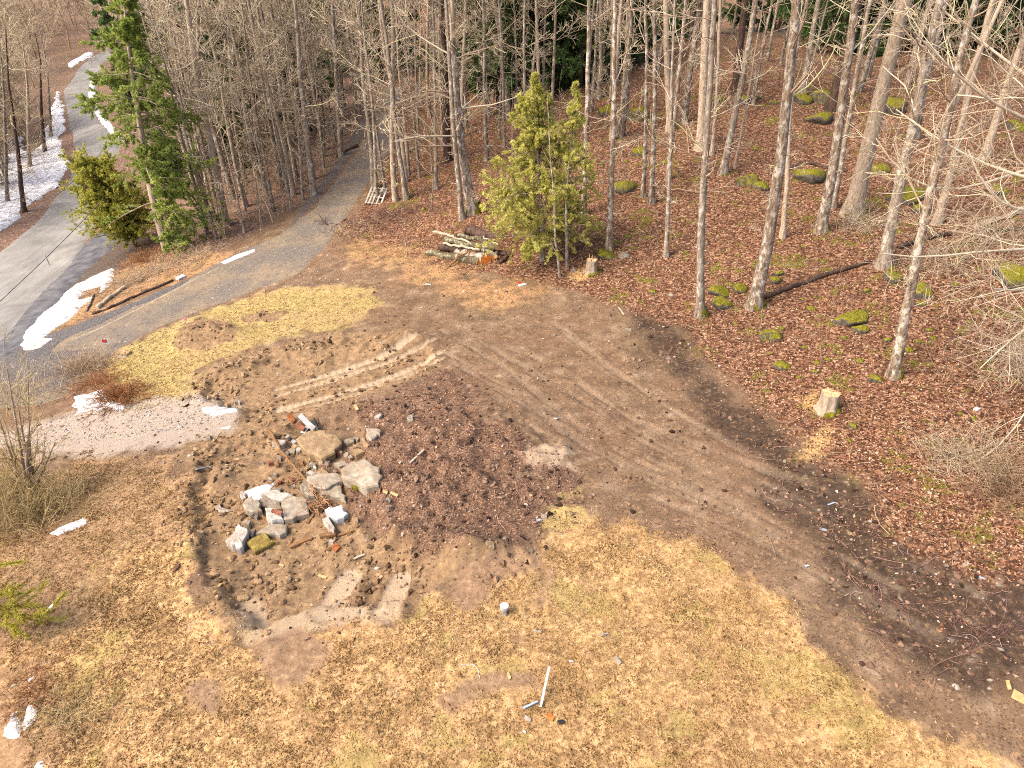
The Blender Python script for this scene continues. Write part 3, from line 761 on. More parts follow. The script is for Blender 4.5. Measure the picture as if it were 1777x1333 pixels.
bare_tree(1159,312,[(1170,210),(1180,110),(1190,0)],9,'crooked white and black barked tree bending right up the slope',bark_patch,group=TR,n=(14,6,4),low=8)
bare_tree(1164,228,[(1158,130),(1155,0)],13,'smooth wide pale trunk further back between slim blotched trees',bark_pale,group=TR,f0=.4)
bare_tree(1216,258,[(1222,120),(1226,0)],17,'wide flared pale trunk seen behind the straight grey tree',bark_pale,group=TR,f0=.4)
bare_tree(1156,445,[(1161,330),(1165,200),(1167,100)],9,'slender tree with a whitish lower stem midway between cedar and mud',bark_grey,group=TR,n=(12,6,4),low=8,H=11)
bare_tree(937,232,[(935,130),(930,0)],7,'white slim trunk rising above the top of the cedar',bark_pale,group=TR)
bare_tree(884,205,[(875,110),(865,45),(858,0)],11,'forked white blotched trunk behind the left of the cedar',bark_patch,group=TR,fork=2)
bare_tree(855,165,[(850,60),(846,0)],6,'dark thin trunk left of the forked white one behind the cedar',bark_dark,group=TR)
bare_tree(1088,205,[(1090,100),(1088,0)],7,'slim pale trunk at the crest right of the dark pine gap',bark_grey,group=TR)
bare_tree(1040,170,[(1043,80),(1043,0)],9,'grey trunk at the crest directly before the dark pines',bark_grey,group=TR)
TL = 'bare trees between driveway and road'
bare_tree(545,340,[(530,220),(520,120),(512,0)],11,'straight grey bare tree at the driveway edge nearest the clearing',bark_grey,group=TL,f0=.3)
bare_tree(592,272,[(588,200),(583,130),(580,60)],9,'short grey trunk at the upper edge of the driveway',bark_grey,group=TL,f0=.3)
bare_tree(650,326,[(640,220),(628,120),(625,0)],10,'slim grey tree standing at the driveway with a pallet beside it',bark_grey,group=TL,f0=.32,low=3)
bare_tree(705,346,[(697,290),(685,220),(680,150)],9,'bent bare tree to the right of the pallet with moss on its foot',bark_grey,moss=.3,group=TL,f0=.25,low=8,n=(18,7,4))
bare_tree(517,318,[(500,230),(485,150),(470,0)],9,'left leaning bare tree one step into the wood from the driveway',bark_grey,group=TL)
bare_tree(487,312,[(470,200),(455,80),(445,0)],9,'thin grey trunk parallel to its neighbours inside the left wood',bark_pale,group=TL)
bare_tree(456,304,[(440,180),(430,100),(420,0)],8,'leaning thin trunk in the middle of the left wood',bark_grey,group=TL)
bare_tree(504,330,[(480,220),(475,150)],8,'crooked brown trunk with dry leaves round its foot in the left wood',bark_grey,group=TL)
bare_tree(391,392,[(375,290),(350,180),(330,60),(325,0)],15,'thick pale bare tree right of the hemlock leaning left',bark_pale,group=TL,n=(20,7,5),f0=.3)
bare_tree(406,345,[(372,230),(345,150),(343,0)],11,'second pale leaning trunk behind the thick one by the hemlock',bark_grey,group=TL,n=(18,7,5))
bare_tree(466,348,[(447,260),(425,180)],6,'thin sapling near the driveway among dry leaves',bark_grey,group=TL,H=8,n=(10,5,4))
bare_tree(757,328,[(755,200),(752,0)],7,'slim straight tree left of the stout blotched one',bark_grey,group=TL)
bare_tree(425,318,[(405,200),(398,100),(395,0)],7,'slim brown trunk left of the middle of the left wood',bark_grey,group=TL)
RW = 'bare trees across the road'
bare_tree(41,368,[(30,250),(15,150),(10,50)],9,'dark leaning tree at the near foot of the roadside snow bank',bark_dark,twig_tan,group=RW,n=(18,7,5),H=11)
bare_tree(12,352,[(10,260),(6,150)],7,'pale tree at the left edge in the roadside snow',bark_grey,twig_tan,group=RW,n=(16,7,5),H=11)
bare_tree(51,292,[(50,240),(48,150)],8,'yellowish trunk in the roadside snow beside the dark leaning tree',bark_pale,twig_tan,group=RW,n=(16,7,5),H=10)
bare_tree(78,265,[(72,200),(70,100)],7,'brown tree nearest the far road shoulder above the snow',bark_dark,twig_tan,group=RW,n=(18,7,5),H=9)
bare_tree(88,240,[(86,190),(82,120)],6,'thin tree by the far road shoulder where snow thins out',bark_grey,twig_tan,group=RW,n=(16,7,5),H=9)

# a tree right of the frame whose limbs reach in over the slope
def reaching_tree():
    g = G(1880, 640); g = Vector((g.x, g.y, g.z)); root = empty('bare_tree', g)
    line = trunk_line([(0, 0, -.3), (.1, 0, 3), (.3, .2, 7), (.2, .4, 12), (.5, .5, 17)], 18)
    rad = .26 * (1 - .8 * np.linspace(0, 1, 18)); b = MB(); tubes(b, line[None], rad[None], 10)
    b.build('trunk', bark_patch, root, True)
    b = MB(); rg = np.random.default_rng(77)
    def limb(pxs, dep, r):
        pts = [tuple(at_depth(x, y, g.y + dy) - g) for (x, y), dy in zip(pxs, dep)]
        return trunk_line(pts, 9), np.linspace(r, r * .3, 9)
    LM = [limb([(1885,330),(1777,310),(1690,280),(1600,225),(1555,190)],[0,0,.5,.8,1],.055), limb([(1885,350),(1777,372),(1720,345),(1700,320),(1680,260)],[0,-.5,-1,-1,-.8],.06),
          limb([(1885,420),(1800,430),(1740,440),(1690,425),(1640,450),(1590,455),(1530,440)],[0,-1,-1.5,-2,-2,-2.2,-2.4],.05), limb([(1890,270),(1777,290),(1700,325),(1640,345),(1560,310),(1520,240)],[0,1,1,1.2,1.4,1.6],.05),
          limb([(1885,470),(1777,500),(1700,520),(1690,470),(1705,440)],[0,-2,-2.5,-2.6,-2.7],.045), limb([(1890,520),(1790,560),(1740,600),(1700,640)],[0,-2,-2.6,-3],.04),
          limb([(1890,200),(1777,130),(1700,70),(1640,20)],[0,.5,1,1.4],.06), limb([(1890,240),(1777,210),(1690,160),(1640,110),(1590,60)],[0,-.5,-1,-1.4,-1.8],.05),
          limb([(1890,560),(1790,690),(1760,760),(1700,800)],[0,-2,-3,-3.5],.035)]
    P1 = np.stack([l[0] for l in LM]); r1 = np.stack([l[1] for l in LM])
    tubes(b, P1, r1, 6, rg.random(len(P1)) * .3 + .6)
    Po, ro = grow(line[None], rad[None], 22, .4, .97, 2, 4.5, 45, 80, .05, 9, .1, .3, .012, None, rg); tubes(b, Po, ro, 5, rg.random(len(Po)))
    Pa, ra = np.concatenate([P1, Po]), np.concatenate([r1, ro])
    P2, r2 = grow(P1, r1, 110, .2, 1., .25, .5, 30, 70, .03, 6, .2, .5, .007, None, rg); tubes(b, P2, r2, 4, rg.random(len(P2)))
    P2b, r2b = grow(Po, ro, 120, .2, 1., .3, .5, 30, 70, .03, 6, .2, .5, .007, None, rg); tubes(b, P2b, r2b, 4, rg.random(len(P2b)))
    P3, r3 = grow(np.concatenate([P2, P2b]), np.concatenate([r2, r2b]), 900, .1, 1., .35, .7, 25, 65, .02, 5, .22, .6, .0055, None, rg); tubes(b, P3, r3, 3, rg.random(len(P3)))
    P4, r4 = grow(P3, r3, 2600, .1, 1., .4, .8, 25, 65, .02, 4, .2, .7, .0045, None, rg); tubes(b, P4, r4, 3, rg.random(len(P4)))
    b.build('crown', twig_pale, root, True)
    tag(root, 'bare tree whose pale lichen covered limbs reach in from the right edge', 'tree', TR)
reaching_tree()

# ------------------------------------------------------------------ the wood behind: copies of a few grown kinds
def proto_tree(name, h, r, n, f0, L, tw, bark, twig, seed, low=4, n4=0, ang=(45, 80), lean=.4, fork=0, up=.06):
    rg = np.random.default_rng(seed); root = empty(name)
    K = 18; pts = [(0, 0, -.4)]; x = y = 0.; lx, ly = rg.normal(size=2) * lean / h
    for z in np.linspace(0, h, 9):
        pts.append((x, y, z)); x += rg.normal() * .10 + lx * h / 9; y += rg.normal() * .10 + ly * h / 9
    line = trunk_line(pts, K); t = np.linspace(0, 1, K)
    rad = np.maximum(r * (1 - .85 * t) * (1 + .4 * np.exp(-t * 20)), .012)
    b = MB(); tubes(b, line[None], rad[None], 8); b.build('trunk', bark, root, True)
    crown_mesh(line, rad, n[0], n[1], n[2], f0, L, ang, up, None, tw, seed, n4, fork, low).build('crown', twig, root, True)
    return root
def copy_tree(o):
    r = o.copy(); COL.objects.link(r)
    for ch in o.children:
        c = ch.copy(); COL.objects.link(c); c.parent = r
    return r
PROTO = {}
for i in range(4):
    PROTO['slim%d' % i] = proto_tree('bare_tree', 14 + i, .10 + .03 * (i % 3), (20, 7, 6), .14, (1.0, 2.8), .010, [bark_grey, bark_patch, bark_pale, bark_grey][i], twig_pale, 100 + i, 6)
for i in range(2):
    PROTO['tall%d' % i] = proto_tree('bare_tree', 19, .22, (22, 6, 5), .3, (1.8, 4.5), .012, [bark_grey, bark_patch][i], twig_pale, 120 + i, 6)
for i in range(3):
    PROTO['bushy%d' % i] = proto_tree('bare_tree', 9 + i, .13, (26, 8, 7), .10, (1.8, 3.8), .017, bark_grey, twig_tan, 140 + i, 4, 0, (35, 70), .8, 3)
for i in range(2):
    PROTO['sap%d' % i] = proto_tree('sapling', 6 + i, .035, (12, 5, 4), .12, (.5, 1.6), .008, bark_grey, twig_brown, 160 + i, 3)
_used = set()
def place(kind, x, y, label, group, s=1., cat='tree'):
    o = PROTO[kind]
    if kind in _used: o = copy_tree(o)
    _used.add(kind)
    o.location = (x, y, float(gz(x, y)) - .05); o.rotation_euler = (0, 0, random.uniform(0, 6.28)); o.scale = (s, s, s * random.uniform(.92, 1.1))
    return tag(o, label, cat, group)

# conifers
def sprays(b, P0, D, L, W, rg, droop=.25, rnd=None, fan=(-.6, 0, .6)):
    """flat forked leaf sprays: three narrow rhombs fanned out from each point"""
    n = len(P0); D = norm(D + np.array([0, 0, -droop]))
    ref = norm(rg.normal(size=(n, 3))); S = norm(np.cross(D, ref))
    for a in fan:
        d = norm(D * math.cos(a) + S * math.sin(a)); l = L * (1 - .45 * abs(a))
        sd = norm(np.cross(d, np.cross(D, S)))
        m = P0 + d * (l * .55)[:, None]; t = P0 + d * l[:, None]
        V = np.stack([P0, m + sd * (W / 2)[:, None], t, m - sd * (W / 2)[:, None]], 1).reshape(-1, 3)
        b.add(V, np.arange(n * 4).reshape(n, 4), rnd if rnd is not None else rg.random(n))
def conifer(name, h, r, nb, Lb, f0, ns, sl, sw, bark, leaf, seed, droop=-.04, ang=(70, 100), top=.25, gap=.0, line=None, dens=1., loc=None, lopsided=False):
    rg = np.random.default_rng(seed); root = empty(name, loc or (0, 0, 0))
    K = 16
    if line is None: line = trunk_line([(0, 0, -.4), (0, 0, h * .3), (rg.normal() * .15, rg.normal() * .15, h * .7), (0, 0, h)], K)
    else: line = trunk_line(line, K)
    t = np.linspace(0, 1, K); rad = np.maximum(r * (1 - .93 * t), .012)
    b = MB(); tubes(b, line[None], rad[None], 9); b.build('trunk', bark, root, True)
    # whorled boughs, longest low down
    tt = f0 + (1 - f0) * (np.arange(nb) + rg.random(nb)) / nb
    x = tt * (K - 1); i = np.minimum(x.astype(int), K - 2); u = (x - i)[:, None]
    p0 = line[i] * (1 - u) + line[i + 1] * u
    az = rg.random(nb) * 2 * math.pi
    if lopsided: az = np.where(tt < .5, rg.normal(size=nb) * .85 - .1, az)      # low boughs kept on the open side
    el = np.radians(90 - (ang[0] + (ang[1] - ang[0]) * rg.random(nb)))
    d = np.stack([np.cos(az) * np.cos(el), np.sin(az) * np.cos(el), np.sin(el)], -1)
    q = (tt - f0) / (1 - f0)
    L = Lb * (1 - q * (1 - top)) * (.4 + .75 * rg.random(nb)) * np.clip(.45 + q * 5, 0, 1) * np.clip((1.02 - q) * 6, .15, 1)
    P = [p0]; dd = d
    for k in range(6):
        dd = norm(dd + rg.normal(size=(nb, 3)) * .07 + np.array([0, 0, droop])); P.append(P[-1] + dd * (L / 6)[:, None])
    P = np.stack(P, 1); rb = np.maximum(.1 * r + .02 * L / Lb, .008)[:, None] * np.linspace(1, .3, 7)[None]
    b = MB(); tubes(b, P, rb, 4); wood = b
    P2, r2 = grow(P, rb, int(nb * 14), .1, 1., .18, .5, 35, 70, droop * .5, 4, .1, .5, .005, None, rg); tubes(b, P2, r2, 3)
    b.build('branches', bark, root, True)
    keep = rg.random(len(P2)) > gap
    PP = P2[keep]; n = int(ns * dens)
    pi = rg.integers(0, len(PP), n); tq = rg.random(n) ** .7 * 2.99; i = tq.astype(int); u = (tq - i)[:, None]
    p = PP[pi, i] * (1 - u) + PP[pi, i + 1] * u + rg.normal(size=(n, 3)) * sl * .25
    dirn = norm(norm(PP[pi, i + 1] - PP[pi, i]) + rg.normal(size=(n, 3)) * .5)
    base = rg.random(len(PP))[pi]                   # each branchlet keeps its own tint
    fb = MB(); sprays(fb, p, dirn, sl * (.6 + .8 * rg.random(n)), sw * (.7 + .6 * rg.random(n)), rg, .25, np.clip(base * .4 + rg.random(n) * .6, 0, 1))
    fb.build('crown', leaf, root)
    return root
leaf_cedar = rndmat('cedar_leaf', [(0, lin(140,140,60,.7)), (.35, lin(190,186,90,.72)), (.7, lin(222,214,124,.74)), (1, lin(242,232,160,.76))], .9, .5)
leaf_cedar_dk = rndmat('dark_cedar_leaf', [(0, lin(112,116,48,.72)), (.4, lin(174,172,74,.76)), (.8, lin(214,204,104,.8)), (1, lin(236,222,136,.8))], .9, .45)
leaf_hem = rndmat('hemlock_leaf', [(0, lin(96,116,54,.72)), (.4, lin(142,160,76,.76)), (.8, lin(184,192,100,.8)), (1, lin(216,210,126,.8))], .9, .45)
leaf_pine = rndmat('pine_leaf', [(0, A(64,88,50)), (.5, A(98,128,70)), (.85, A(132,156,90)), (1, A(164,174,110))], .9, .45)

def at_tree(bx, by): return G(bx, by)
# cedar by the log pile: two leading stems
g = G(940, 452)
topL = at_depth(928, 128, g.y) - g; topR = at_depth(1000, 150, g.y) - g
ced = conifer('cedar_tree', 8, .13, 120, 3.4, .12, 72000, .11, .022, bark_grey, leaf_cedar, 201, -.03, (55, 98), .05, .15, [(0, 0, -.3), (.05, 0, 1.2), tuple(topL * .5), tuple(topL)], 1., g)
rg = np.random.default_rng(203)
tag(ced, 'yellow green cedar with ragged top standing beside the log pile', 'tree')
g2 = G(985, 466); topR = at_depth(1000, 145, g2.y) - g2
c2 = conifer('cedar_tree', 8, .08, 34, 1.4, .42, 11000, .11, .021, bark_grey, leaf_cedar, 207, -.03, (50, 92), .12, .2, [(0, 0, -.3), tuple(topR * .4 + Vector((-.2, 0, 0))), tuple(topR)], 1., g2)
tag(c2, 'thin stemmed cedar with bare lower trunk close to the small sawn stump', 'tree')
bare_tree(972,480,[(964,420),(962,350)],5,'thin curved bare stem between the cedar trunk and the small stump',bark_grey,twig_brown,H=5.5,n=(14,5,4),L=(.5,1.3),f0=.2,name='sapling',flare=.5)
# hemlock and round cedar at the driveway mouth
g = G(291, 437)
hl = [(0, 0, -.3), (0, 0, 0), tuple(at_depth(262,330,g.y)-g), tuple(at_depth(240,200,g.y)-g), tuple(at_depth(222,80,g.y)-g), tuple(at_depth(212,-30,g.y)-g)]
hem = conifer('hemlock_tree', 12, .28, 92, 4.0, .08, 68000, .13, .028, bark_pale, leaf_hem, 211, -.05, (65, 105), .30, .10, hl, 1., g, True)
tag(hem, 'tall leaning green hemlock with a pale bare lower trunk beside the road', 'tree')
g = G(238, 428)
rc = conifer('cedar_tree', 5.6, .16, 150, 3.0, .14, 80000, .11, .026, bark_dark, leaf_cedar_dk, 213, .03, (35, 100), .55, .05, [(0, 0, -.3), (-.2, 0, 1.5), (-1.0, .2, 3.4), (-1.3, .3, 5.0)], 1., g)
tag(rc, 'low round olive cedar bush leaning over the road edge', 'tree')
# dark conifers behind the wood
for i in range(3):
    PROTO['pine%d' % i] = conifer('pine_tree', 15 + 2 * i, .22, 60, 4.2, .05, 17000, .28, .06, bark_dark, leaf_pine, 220 + i, -.03, (70, 105), .25, .1)
PG = 'dark conifers behind the bare wood'
pl_ = 'dark green conifer behind the bare trees on the crest'
for (px, d_) in [(820,60),(855,66),(890,58),(930,62),(960,56),(1000,66),(1040,60),(1090,70),(1130,78),(1300,72),(1340,68),(1380,66),(1420,70),(1460,66),(1500,74),(1540,68),(1590,66),(1640,72),(1680,66),(1730,70),(1775,66),(1830,70),(1260,80),(1200,84),(1345,84),(1560,86),(1700,88),(870,80),(950,84),(1030,88),(1330,60),(1365,58),(1400,61),(1445,59),(1485,62),(1530,60),(1580,59),(1625,62),(1670,60),(1720,61),(1765,60),(870,54),(905,53),(945,55),(985,54),(1310,64),(1420,56),(1500,57)]:
    x = (px - 888.5) / F * d_ * 1.12
    place('pine%d' % random.randrange(3), x, d_ + random.uniform(-2, 2), pl_, PG, random.uniform(.85, 1.15))
pl2 = 'dark green conifer half hidden in the bare wood left of the driveway'
for (px, d_) in [(430,58),(470,50),(400,66),(520,62),(560,56),(455,78),(500,74),(600,66),(380,52),(640,74),(350,80),(700,70),(545,86),(740,76),(480,56),(440,54)]:
    x = (px - 888.5) / F * d_ * 1.12
    place('pine%d' % random.randrange(3), x, d_ + random.uniform(-2, 2), pl2, 'dark conifers left of the driveway', random.uniform(.6, .85))
# bare wood, spaced at random but never on the drive or road
GRV = MASK['gravel']
RDp = ROAD; DRp = DRV
def free(x, y, m=1.2):
    a = np.array([x]); c = np.array([y])
    return sdf(RDp, a, c)[0] < -m and sdf(DRp, a, c)[0] < -m
def scatter(n, xr, yr, kinds, label, group, mind=1.6, s=(.8, 1.15), ok=None, cat='tree'):
    done, tries = [], 0
    while len(done) < n and tries < n * 60:
        tries += 1
        y = random.uniform(*yr); x = random.uniform(*xr) * y
        if not free(x, y) or (ok and not ok(x, y)): continue
        if any((x - a) ** 2 + (y - b) ** 2 < mind ** 2 for a, b in done): continue
        done.append((x, y)); place(random.choice(kinds), x, y, label, group, random.uniform(*s), cat)
SL = ['slim0', 'slim1', 'slim2', 'slim3']
scatter(84, (-.47, -.15), (38, 64), SL, 'slim bare tree in the dense wood between driveway and road', 'bare wood left of the driveway', 1.2, (.7, 1.1))
scatter(34, (-.45, -.05), (60, 90), SL + ['tall0', 'tall1'], 'bare tree deep in the wood beyond the driveway', 'bare wood beyond the driveway', 2.)
scatter(40, (-.14, .15), (40, 62), SL, 'slim bare tree in the wood behind the cedar', 'bare wood behind the cedar', 1.6, (.7, 1.1), ok=lambda x, y: y > 41)
scatter(24, (.12, .80), (42, 58), SL + ['tall1'], 'slim bare tree along the crest of the leafy slope', 'bare wood on the crest', 2.)
scatter(10, (-.05, .80), (62, 85), ['tall0', 'tall1', 'slim1'], 'bare tree beyond the crest among dark conifers', 'bare wood beyond the crest', 2.5)
scatter(26, (-.2, .75), (30, 46), ['sap0', 'sap1'], 'thin brown sapling on the leaf covered slope', 'saplings on the slope', 1.5, (.5, .95), cat='sapling')
scatter(22, (-.46, -.24), (33, 50), ['sap0', 'sap1'], 'thin brown sapling between driveway and road', 'saplings left of the driveway', 1.2, (.5, 1.), cat='sapling')
BU = ['bushy0', 'bushy1', 'bushy2']
def left_of_road(x, y): return sdf(RDp, np.array([x]), np.array([y]))[0] < -4.5
scatter(44, (-.98, -.63), (44, 80), BU, 'tan twiggy bare tree in the valley left of the road', 'bare trees in the valley left of the road', 2.4, (.7, 1.0), ok=left_of_road)
for k, o in PROTO.items():
    if k not in _used:
        for ch in list(o.children): bpy.data.objects.remove(ch)
        bpy.data.objects.remove(o)
# far wooded hillside: one mass nobody could count
b = MB(); rg = np.random.default_rng(301)
N = 1500; yy = rg.uniform(135, 300, N); xx = rg.uniform(-1.0, 1.0, N) * yy
z0 = gz(xx, yy); hh = rg.uniform(8, 14, N)
P = np.stack([np.stack([xx + rg.normal(size=N) * .3 * k, yy, z0 + hh * k / 3], -1) for k in range(4)], 1)
rr = np.full((N, 4), .16) * np.array([1, .8, .6, .3])
tubes(b, P, rr, 4, rg.random(N) * .4)
P2, r2 = grow(P, rr, N * 8, .3, 1., .25, .5, 30, 70, .05, 4, .2, .4, .04, None, rg); tubes(b, P2, r2, 3, rg.random(len(P2)))
P3, r3 = grow(P2, r2, N * 16, .2, 1., .4, .8, 30, 70, .05, 3, .2, .6, .03, None, rg); tubes(b, P3, r3, 3, rg.random(len(P3)))
def mid_wood(n, kx, ky, hr):
    xx, yy = [], []
    while len(xx) < n:
        y = rg.uniform(*ky); x = rg.uniform(*kx) * y
        if free(x, y, 4.5): xx.append(x); yy.append(y)
    xx, yy = np.array(xx), np.array(yy); hh = rg.uniform(*hr, n); z0 = gz(xx, yy)
    P = np.stack([np.stack([xx + rg.normal(size=n) * .25 * k, yy + rg.normal(size=n) * .2 * k, z0 - .2 + hh * k / 4], -1) for k in range(5)], 1)
    rr = np.full((n, 5), .13) * np.array([1, .85, .65, .4, .2])
    tubes(b, P, rr, 5, rg.random(n) * .3)
    P1, r1 = grow(P, rr, n * 22, .12, 1., .22, .48, 30, 75, .05, 5, .15, .35, .028, None, rg); tubes(b, P1, r1, 3, rg.random(len(P1)))
    P2, r2 = grow(P1, r1, n * 90, .15, 1., .35, .7, 30, 65, .04, 4, .18, .6, .02, None, rg); tubes(b, P2, r2, 3, rg.random(len(P2)))
    P3, r3 = grow(P2, r2, n * 240, .1, 1., .4, .8, 25, 60, .03, 3, .2, .7, .014, None, rg); tubes(b, P3, r3, 3, rg.random(len(P3)))
mid_wood(210, (-1., -.50), (72, 170), (9, 14))
mid_wood(70, (-.52, -.20), (84, 140), (9, 15))
tag(b.build('far_woods', twig_tan), 'distant bare woods covering the hillside', 'woods', kind='stuff')

# ------------------------------------------------------------------ things lying and standing about
cut_mat = simple('sawn_wood', A(206,146,96), A(238,202,158), 9, .8, .01, pos=(.3, .7))
cut_dark = simple('orange_sawn_wood', A(196,92,30), A(236,150,70), 7, .8, .01, pos=(.3, .7))
stone_tan = simple('tan_stone', A(140,112,84), A(190,160,124), 4, .95, .03, pos=(.3, .65), c3=A(206,180,146))
stone_grey = simple('grey_stone', A(128,116,104), A(196,182,164), 6, .95, .05, pos=(.3, .65), c3=A(226,216,200))
conc = simple('pale_concrete', lin(170,154,134,.42), lin(212,198,178,.44), 5, .95, .012, pos=(.28, .62), c3=lin(230,220,204,.46))
conc_w = simple('whitewashed_concrete', lin(184,172,158,.44), lin(228,220,210,.48), 5, .9, .012, pos=(.25, .6))
brick_m = simple('red_brick', A(140,84,64), A(184,124,98), 10, .95, .02)
wood_w = simple('weathered_wood', A(180,160,136), A(226,210,186), 8, .9, .01, stretch=(6, 6, .6))
wood_br = simple('brown_wood', A(120,84,56), A(176,132,92), 8, .9, .01, stretch=(5, 5, 1))
wood_new = simple('fresh_timber', A(206,160,104), A(232,198,146), 6, .8, .01)
white_m = simple('white_paint', lin(208,206,202,.44), lin(236,236,236,.5), 4, .6)
rust_m = simple('rusty_metal', A(120,64,34), A(176,104,56), 7, .8, .01)
black_m = simple('black_plastic', A(36,34,34), A(70,68,68), 5, .5)
orange_m = simple('orange_plastic', A(196,100,44), A(226,140,76), 5, .6)
grey_m = simple('grey_plastic', A(150,150,156), A(190,190,196), 5, .6)
red_m = simple('red_paint', A(190,24,34), A(214,40,48), 3, .5)
pink_m = simple('pink_ribbon', A(236,120,130), A(250,170,176), 3, .7)
blue_m = simple('pale_blue_plastic', A(170,190,214), A(206,220,236), 4, .5)
green_m = simple('bright_green_plastic', A(40,190,110), A(80,220,140), 4, .5)
root_m = simple('tangled_root', A(170,118,84), A(216,168,128), 8, .9)
turf_m = simple('mossy_turf', A(130,104,60), A(186,162,84), 8, 1., .05, c3=A(210,190,120))
cable_m = simple('cable_sheath', A(120,114,112), A(160,154,150), 3, .6)

m_rock, nt, B = newmat('mossy_stone', .95)
v = objco(nt); geo_n = nt.nodes.new('ShaderNodeNewGeometry').outputs['Normal']
sx = nt.nodes.new('ShaderNodeSeparateXYZ'); nt.links.new(geo_n, sx.inputs[0])
up = mth(nt, 'ADD', sx.outputs[2], mth(nt, 'MULTIPLY', mth(nt, 'SUBTRACT', noise(nt, v, 5, 5, .7), .5), 2.4))
st = ramp(nt, noise(nt, v, 7, 5, .7), [(.3, A(64,56,48)), (.55, A(112,102,90)), (.75, A(160,150,136))])
ms = ramp(nt, noise(nt, v, 16, 5, .7), [(.3, A(74,70,20)), (.5, A(134,126,34)), (.7, A(186,174,70))])
c = mixc(nt, ramp(nt, up, [(.30, (0, 0, 0, 1)), (.55, (1, 1, 1, 1))]), st, ms)
nt.links.new(c, B.inputs['Base Color']); bumpn(nt, B, noise(nt, v, 14, 5, .7), .05)

def soil(m, amt=.6, thr=.5):
    nt = m.node_tree; b = nt.nodes['Principled BSDF']; l = b.inputs['Base Color'].links[0].from_socket
    f = ramp(nt, noise(nt, nt.nodes.new('ShaderNodeNewGeometry').outputs['Position'], 3.2, 5, .7), [(thr - .05, (0, 0, 0, 1)), (thr + .12, (1, 1, 1, 1))])
    nt.links.new(mixc(nt, mth(nt, 'MULTIPLY', f, amt), l, A(150,118,86)), b.inputs['Base Color'])
for m_ in (conc, conc_w, stone_grey): soil(m_)
soil(white_m, .35, .58)
def up_pt(px, py, lift):
    return Vector(march(lambda x, y: gz(x, y) + lift, px, py))
def ico(sub=2):
    import bmesh
    bm = bmesh.new(); bmesh.ops.create_icosphere(bm, subdivisions=sub, radius=1.)
    V = np.array([v.co[:] for v in bm.verts]); Fc = np.array([[v.index for v in f.verts] for f in bm.faces]); bm.free()
    return V, Fc
ICO1, ICO2, ICO3 = ico(1), ico(2), ico(3)
def n3(V, s, seed): return fbm(V[:, 0] + V[:, 2] * .7 + seed, V[:, 1] - V[:, 2] * .6 + seed * 1.7, s, 3, seed % 50)
def rock(px, py, wpx, label, group=None, mat=None, flat=.55, name='mossy_rock', cat='rock', asp=1.):
    g = G(px, py); big = name == 'mossy_rock' and wpx > 21; r = wpx / 2 * mpp(g) * (1.35 if big else 1.); sd = int(px * 3 + py) % 97
    V, Fc = ICO3 if wpx > 26 else ICO2
    Fc = Fc
    k = 1 + .75 * n3(V, .9, sd) + .35 * n3(V, .35, sd + 5)
    V = V * k[:, None]
    # a few broken planes
    rg = np.random.default_rng(sd)
    for _ in range(4):
        d = norm(rg.normal(size=3)); h = V @ d; m = h > .62; V[m] -= np.outer(h[m] - .62, d)
    V = V * np.array([r * asp, r * .9, r * flat * 1.25])
    a = rg.random() * .8 - .4; c, s = math.cos(a), math.sin(a)
    V[:, :2] = V[:, :2] @ np.array([[c, -s], [s, c]])
    b = MB(); b.add(V, Fc)
    o = b.build(name, mat or m_rock, None, True, loc=(g.x, g.y + r * .3, g.z + r * flat * (.16 if big else .02)))
    return tag(o, label, cat, group)
MR = 'mossy rocks on the leafy slope'
for a in [(1254,533,32,'big dark rock with bright moss beside the straight grey tree'),(1249,512,28,'dark flat rock just uphill of the moss topped rock by the grey tree'),
          (1333,588,30,'square bright green mossy rock in open leaves below the blotchy leaning tree'),(1358,638,22,'rounded yellow green mossy rock between square mossy rock and big stump'),
          (1482,560,42,'wide mossy rock cluster in the middle of the slope above the big stump'),(1495,575,22,'small steep mossy rock at the lower side of the wide cluster'),
          (1408,538,19,'single mossy rock left of the wide mossy cluster'),(1598,512,36,'tall dark mossy boulder behind the leaning tree near the big stump'),
          (1551,486,30,'low mossy ledge at the foot of the brown grey tree'),(1765,492,62,'large dark overhanging rock at the right edge'),
          (1552,197,48,'massive mossy ledge right of the thick smooth trunk'),(1395,178,32,'mossy ledge with a rotten stub left of the broad dark trunk'),
          (1427,178,34,'mossy ledge right beside the broad dark trunk on the crest'),(1293,320,32,'mossy boulder at the sapling below the grey leaning tree'),
          (1322,328,26,'brown green mossy boulder right of the sapling boulder'),(1405,312,44,'long mossy outcrop left of the thick smooth trunk'),
          (1577,347,46,'mossy outcrop right of the thick smooth trunk'),(1735,335,30,'mossy rock among pale twigs near the right edge'),
          (1084,331,34,'long bright mossy stone behind the curved root tree'),(1110,268,24,'yellow mossy stone by the two slim blotched trees'),
          (1110,207,36,'broad mossy outcrop high behind the slim blotched trees'),(1052,200,28,'mossy outcrop left of the broad one near the crest'),
          (1051,447,28,'dark boulder under the curved mossy root'),(1248,178,24,'mossy rock left of the dark straight trunk on the crest'),(1300,178,30,'mossy hump right of the dark straight trunk on the crest')]:
    rock(a[0], a[1], a[2], a[3], MR)
tagrock = 'small mossy stone half sunk in the leaf litter of the slope'
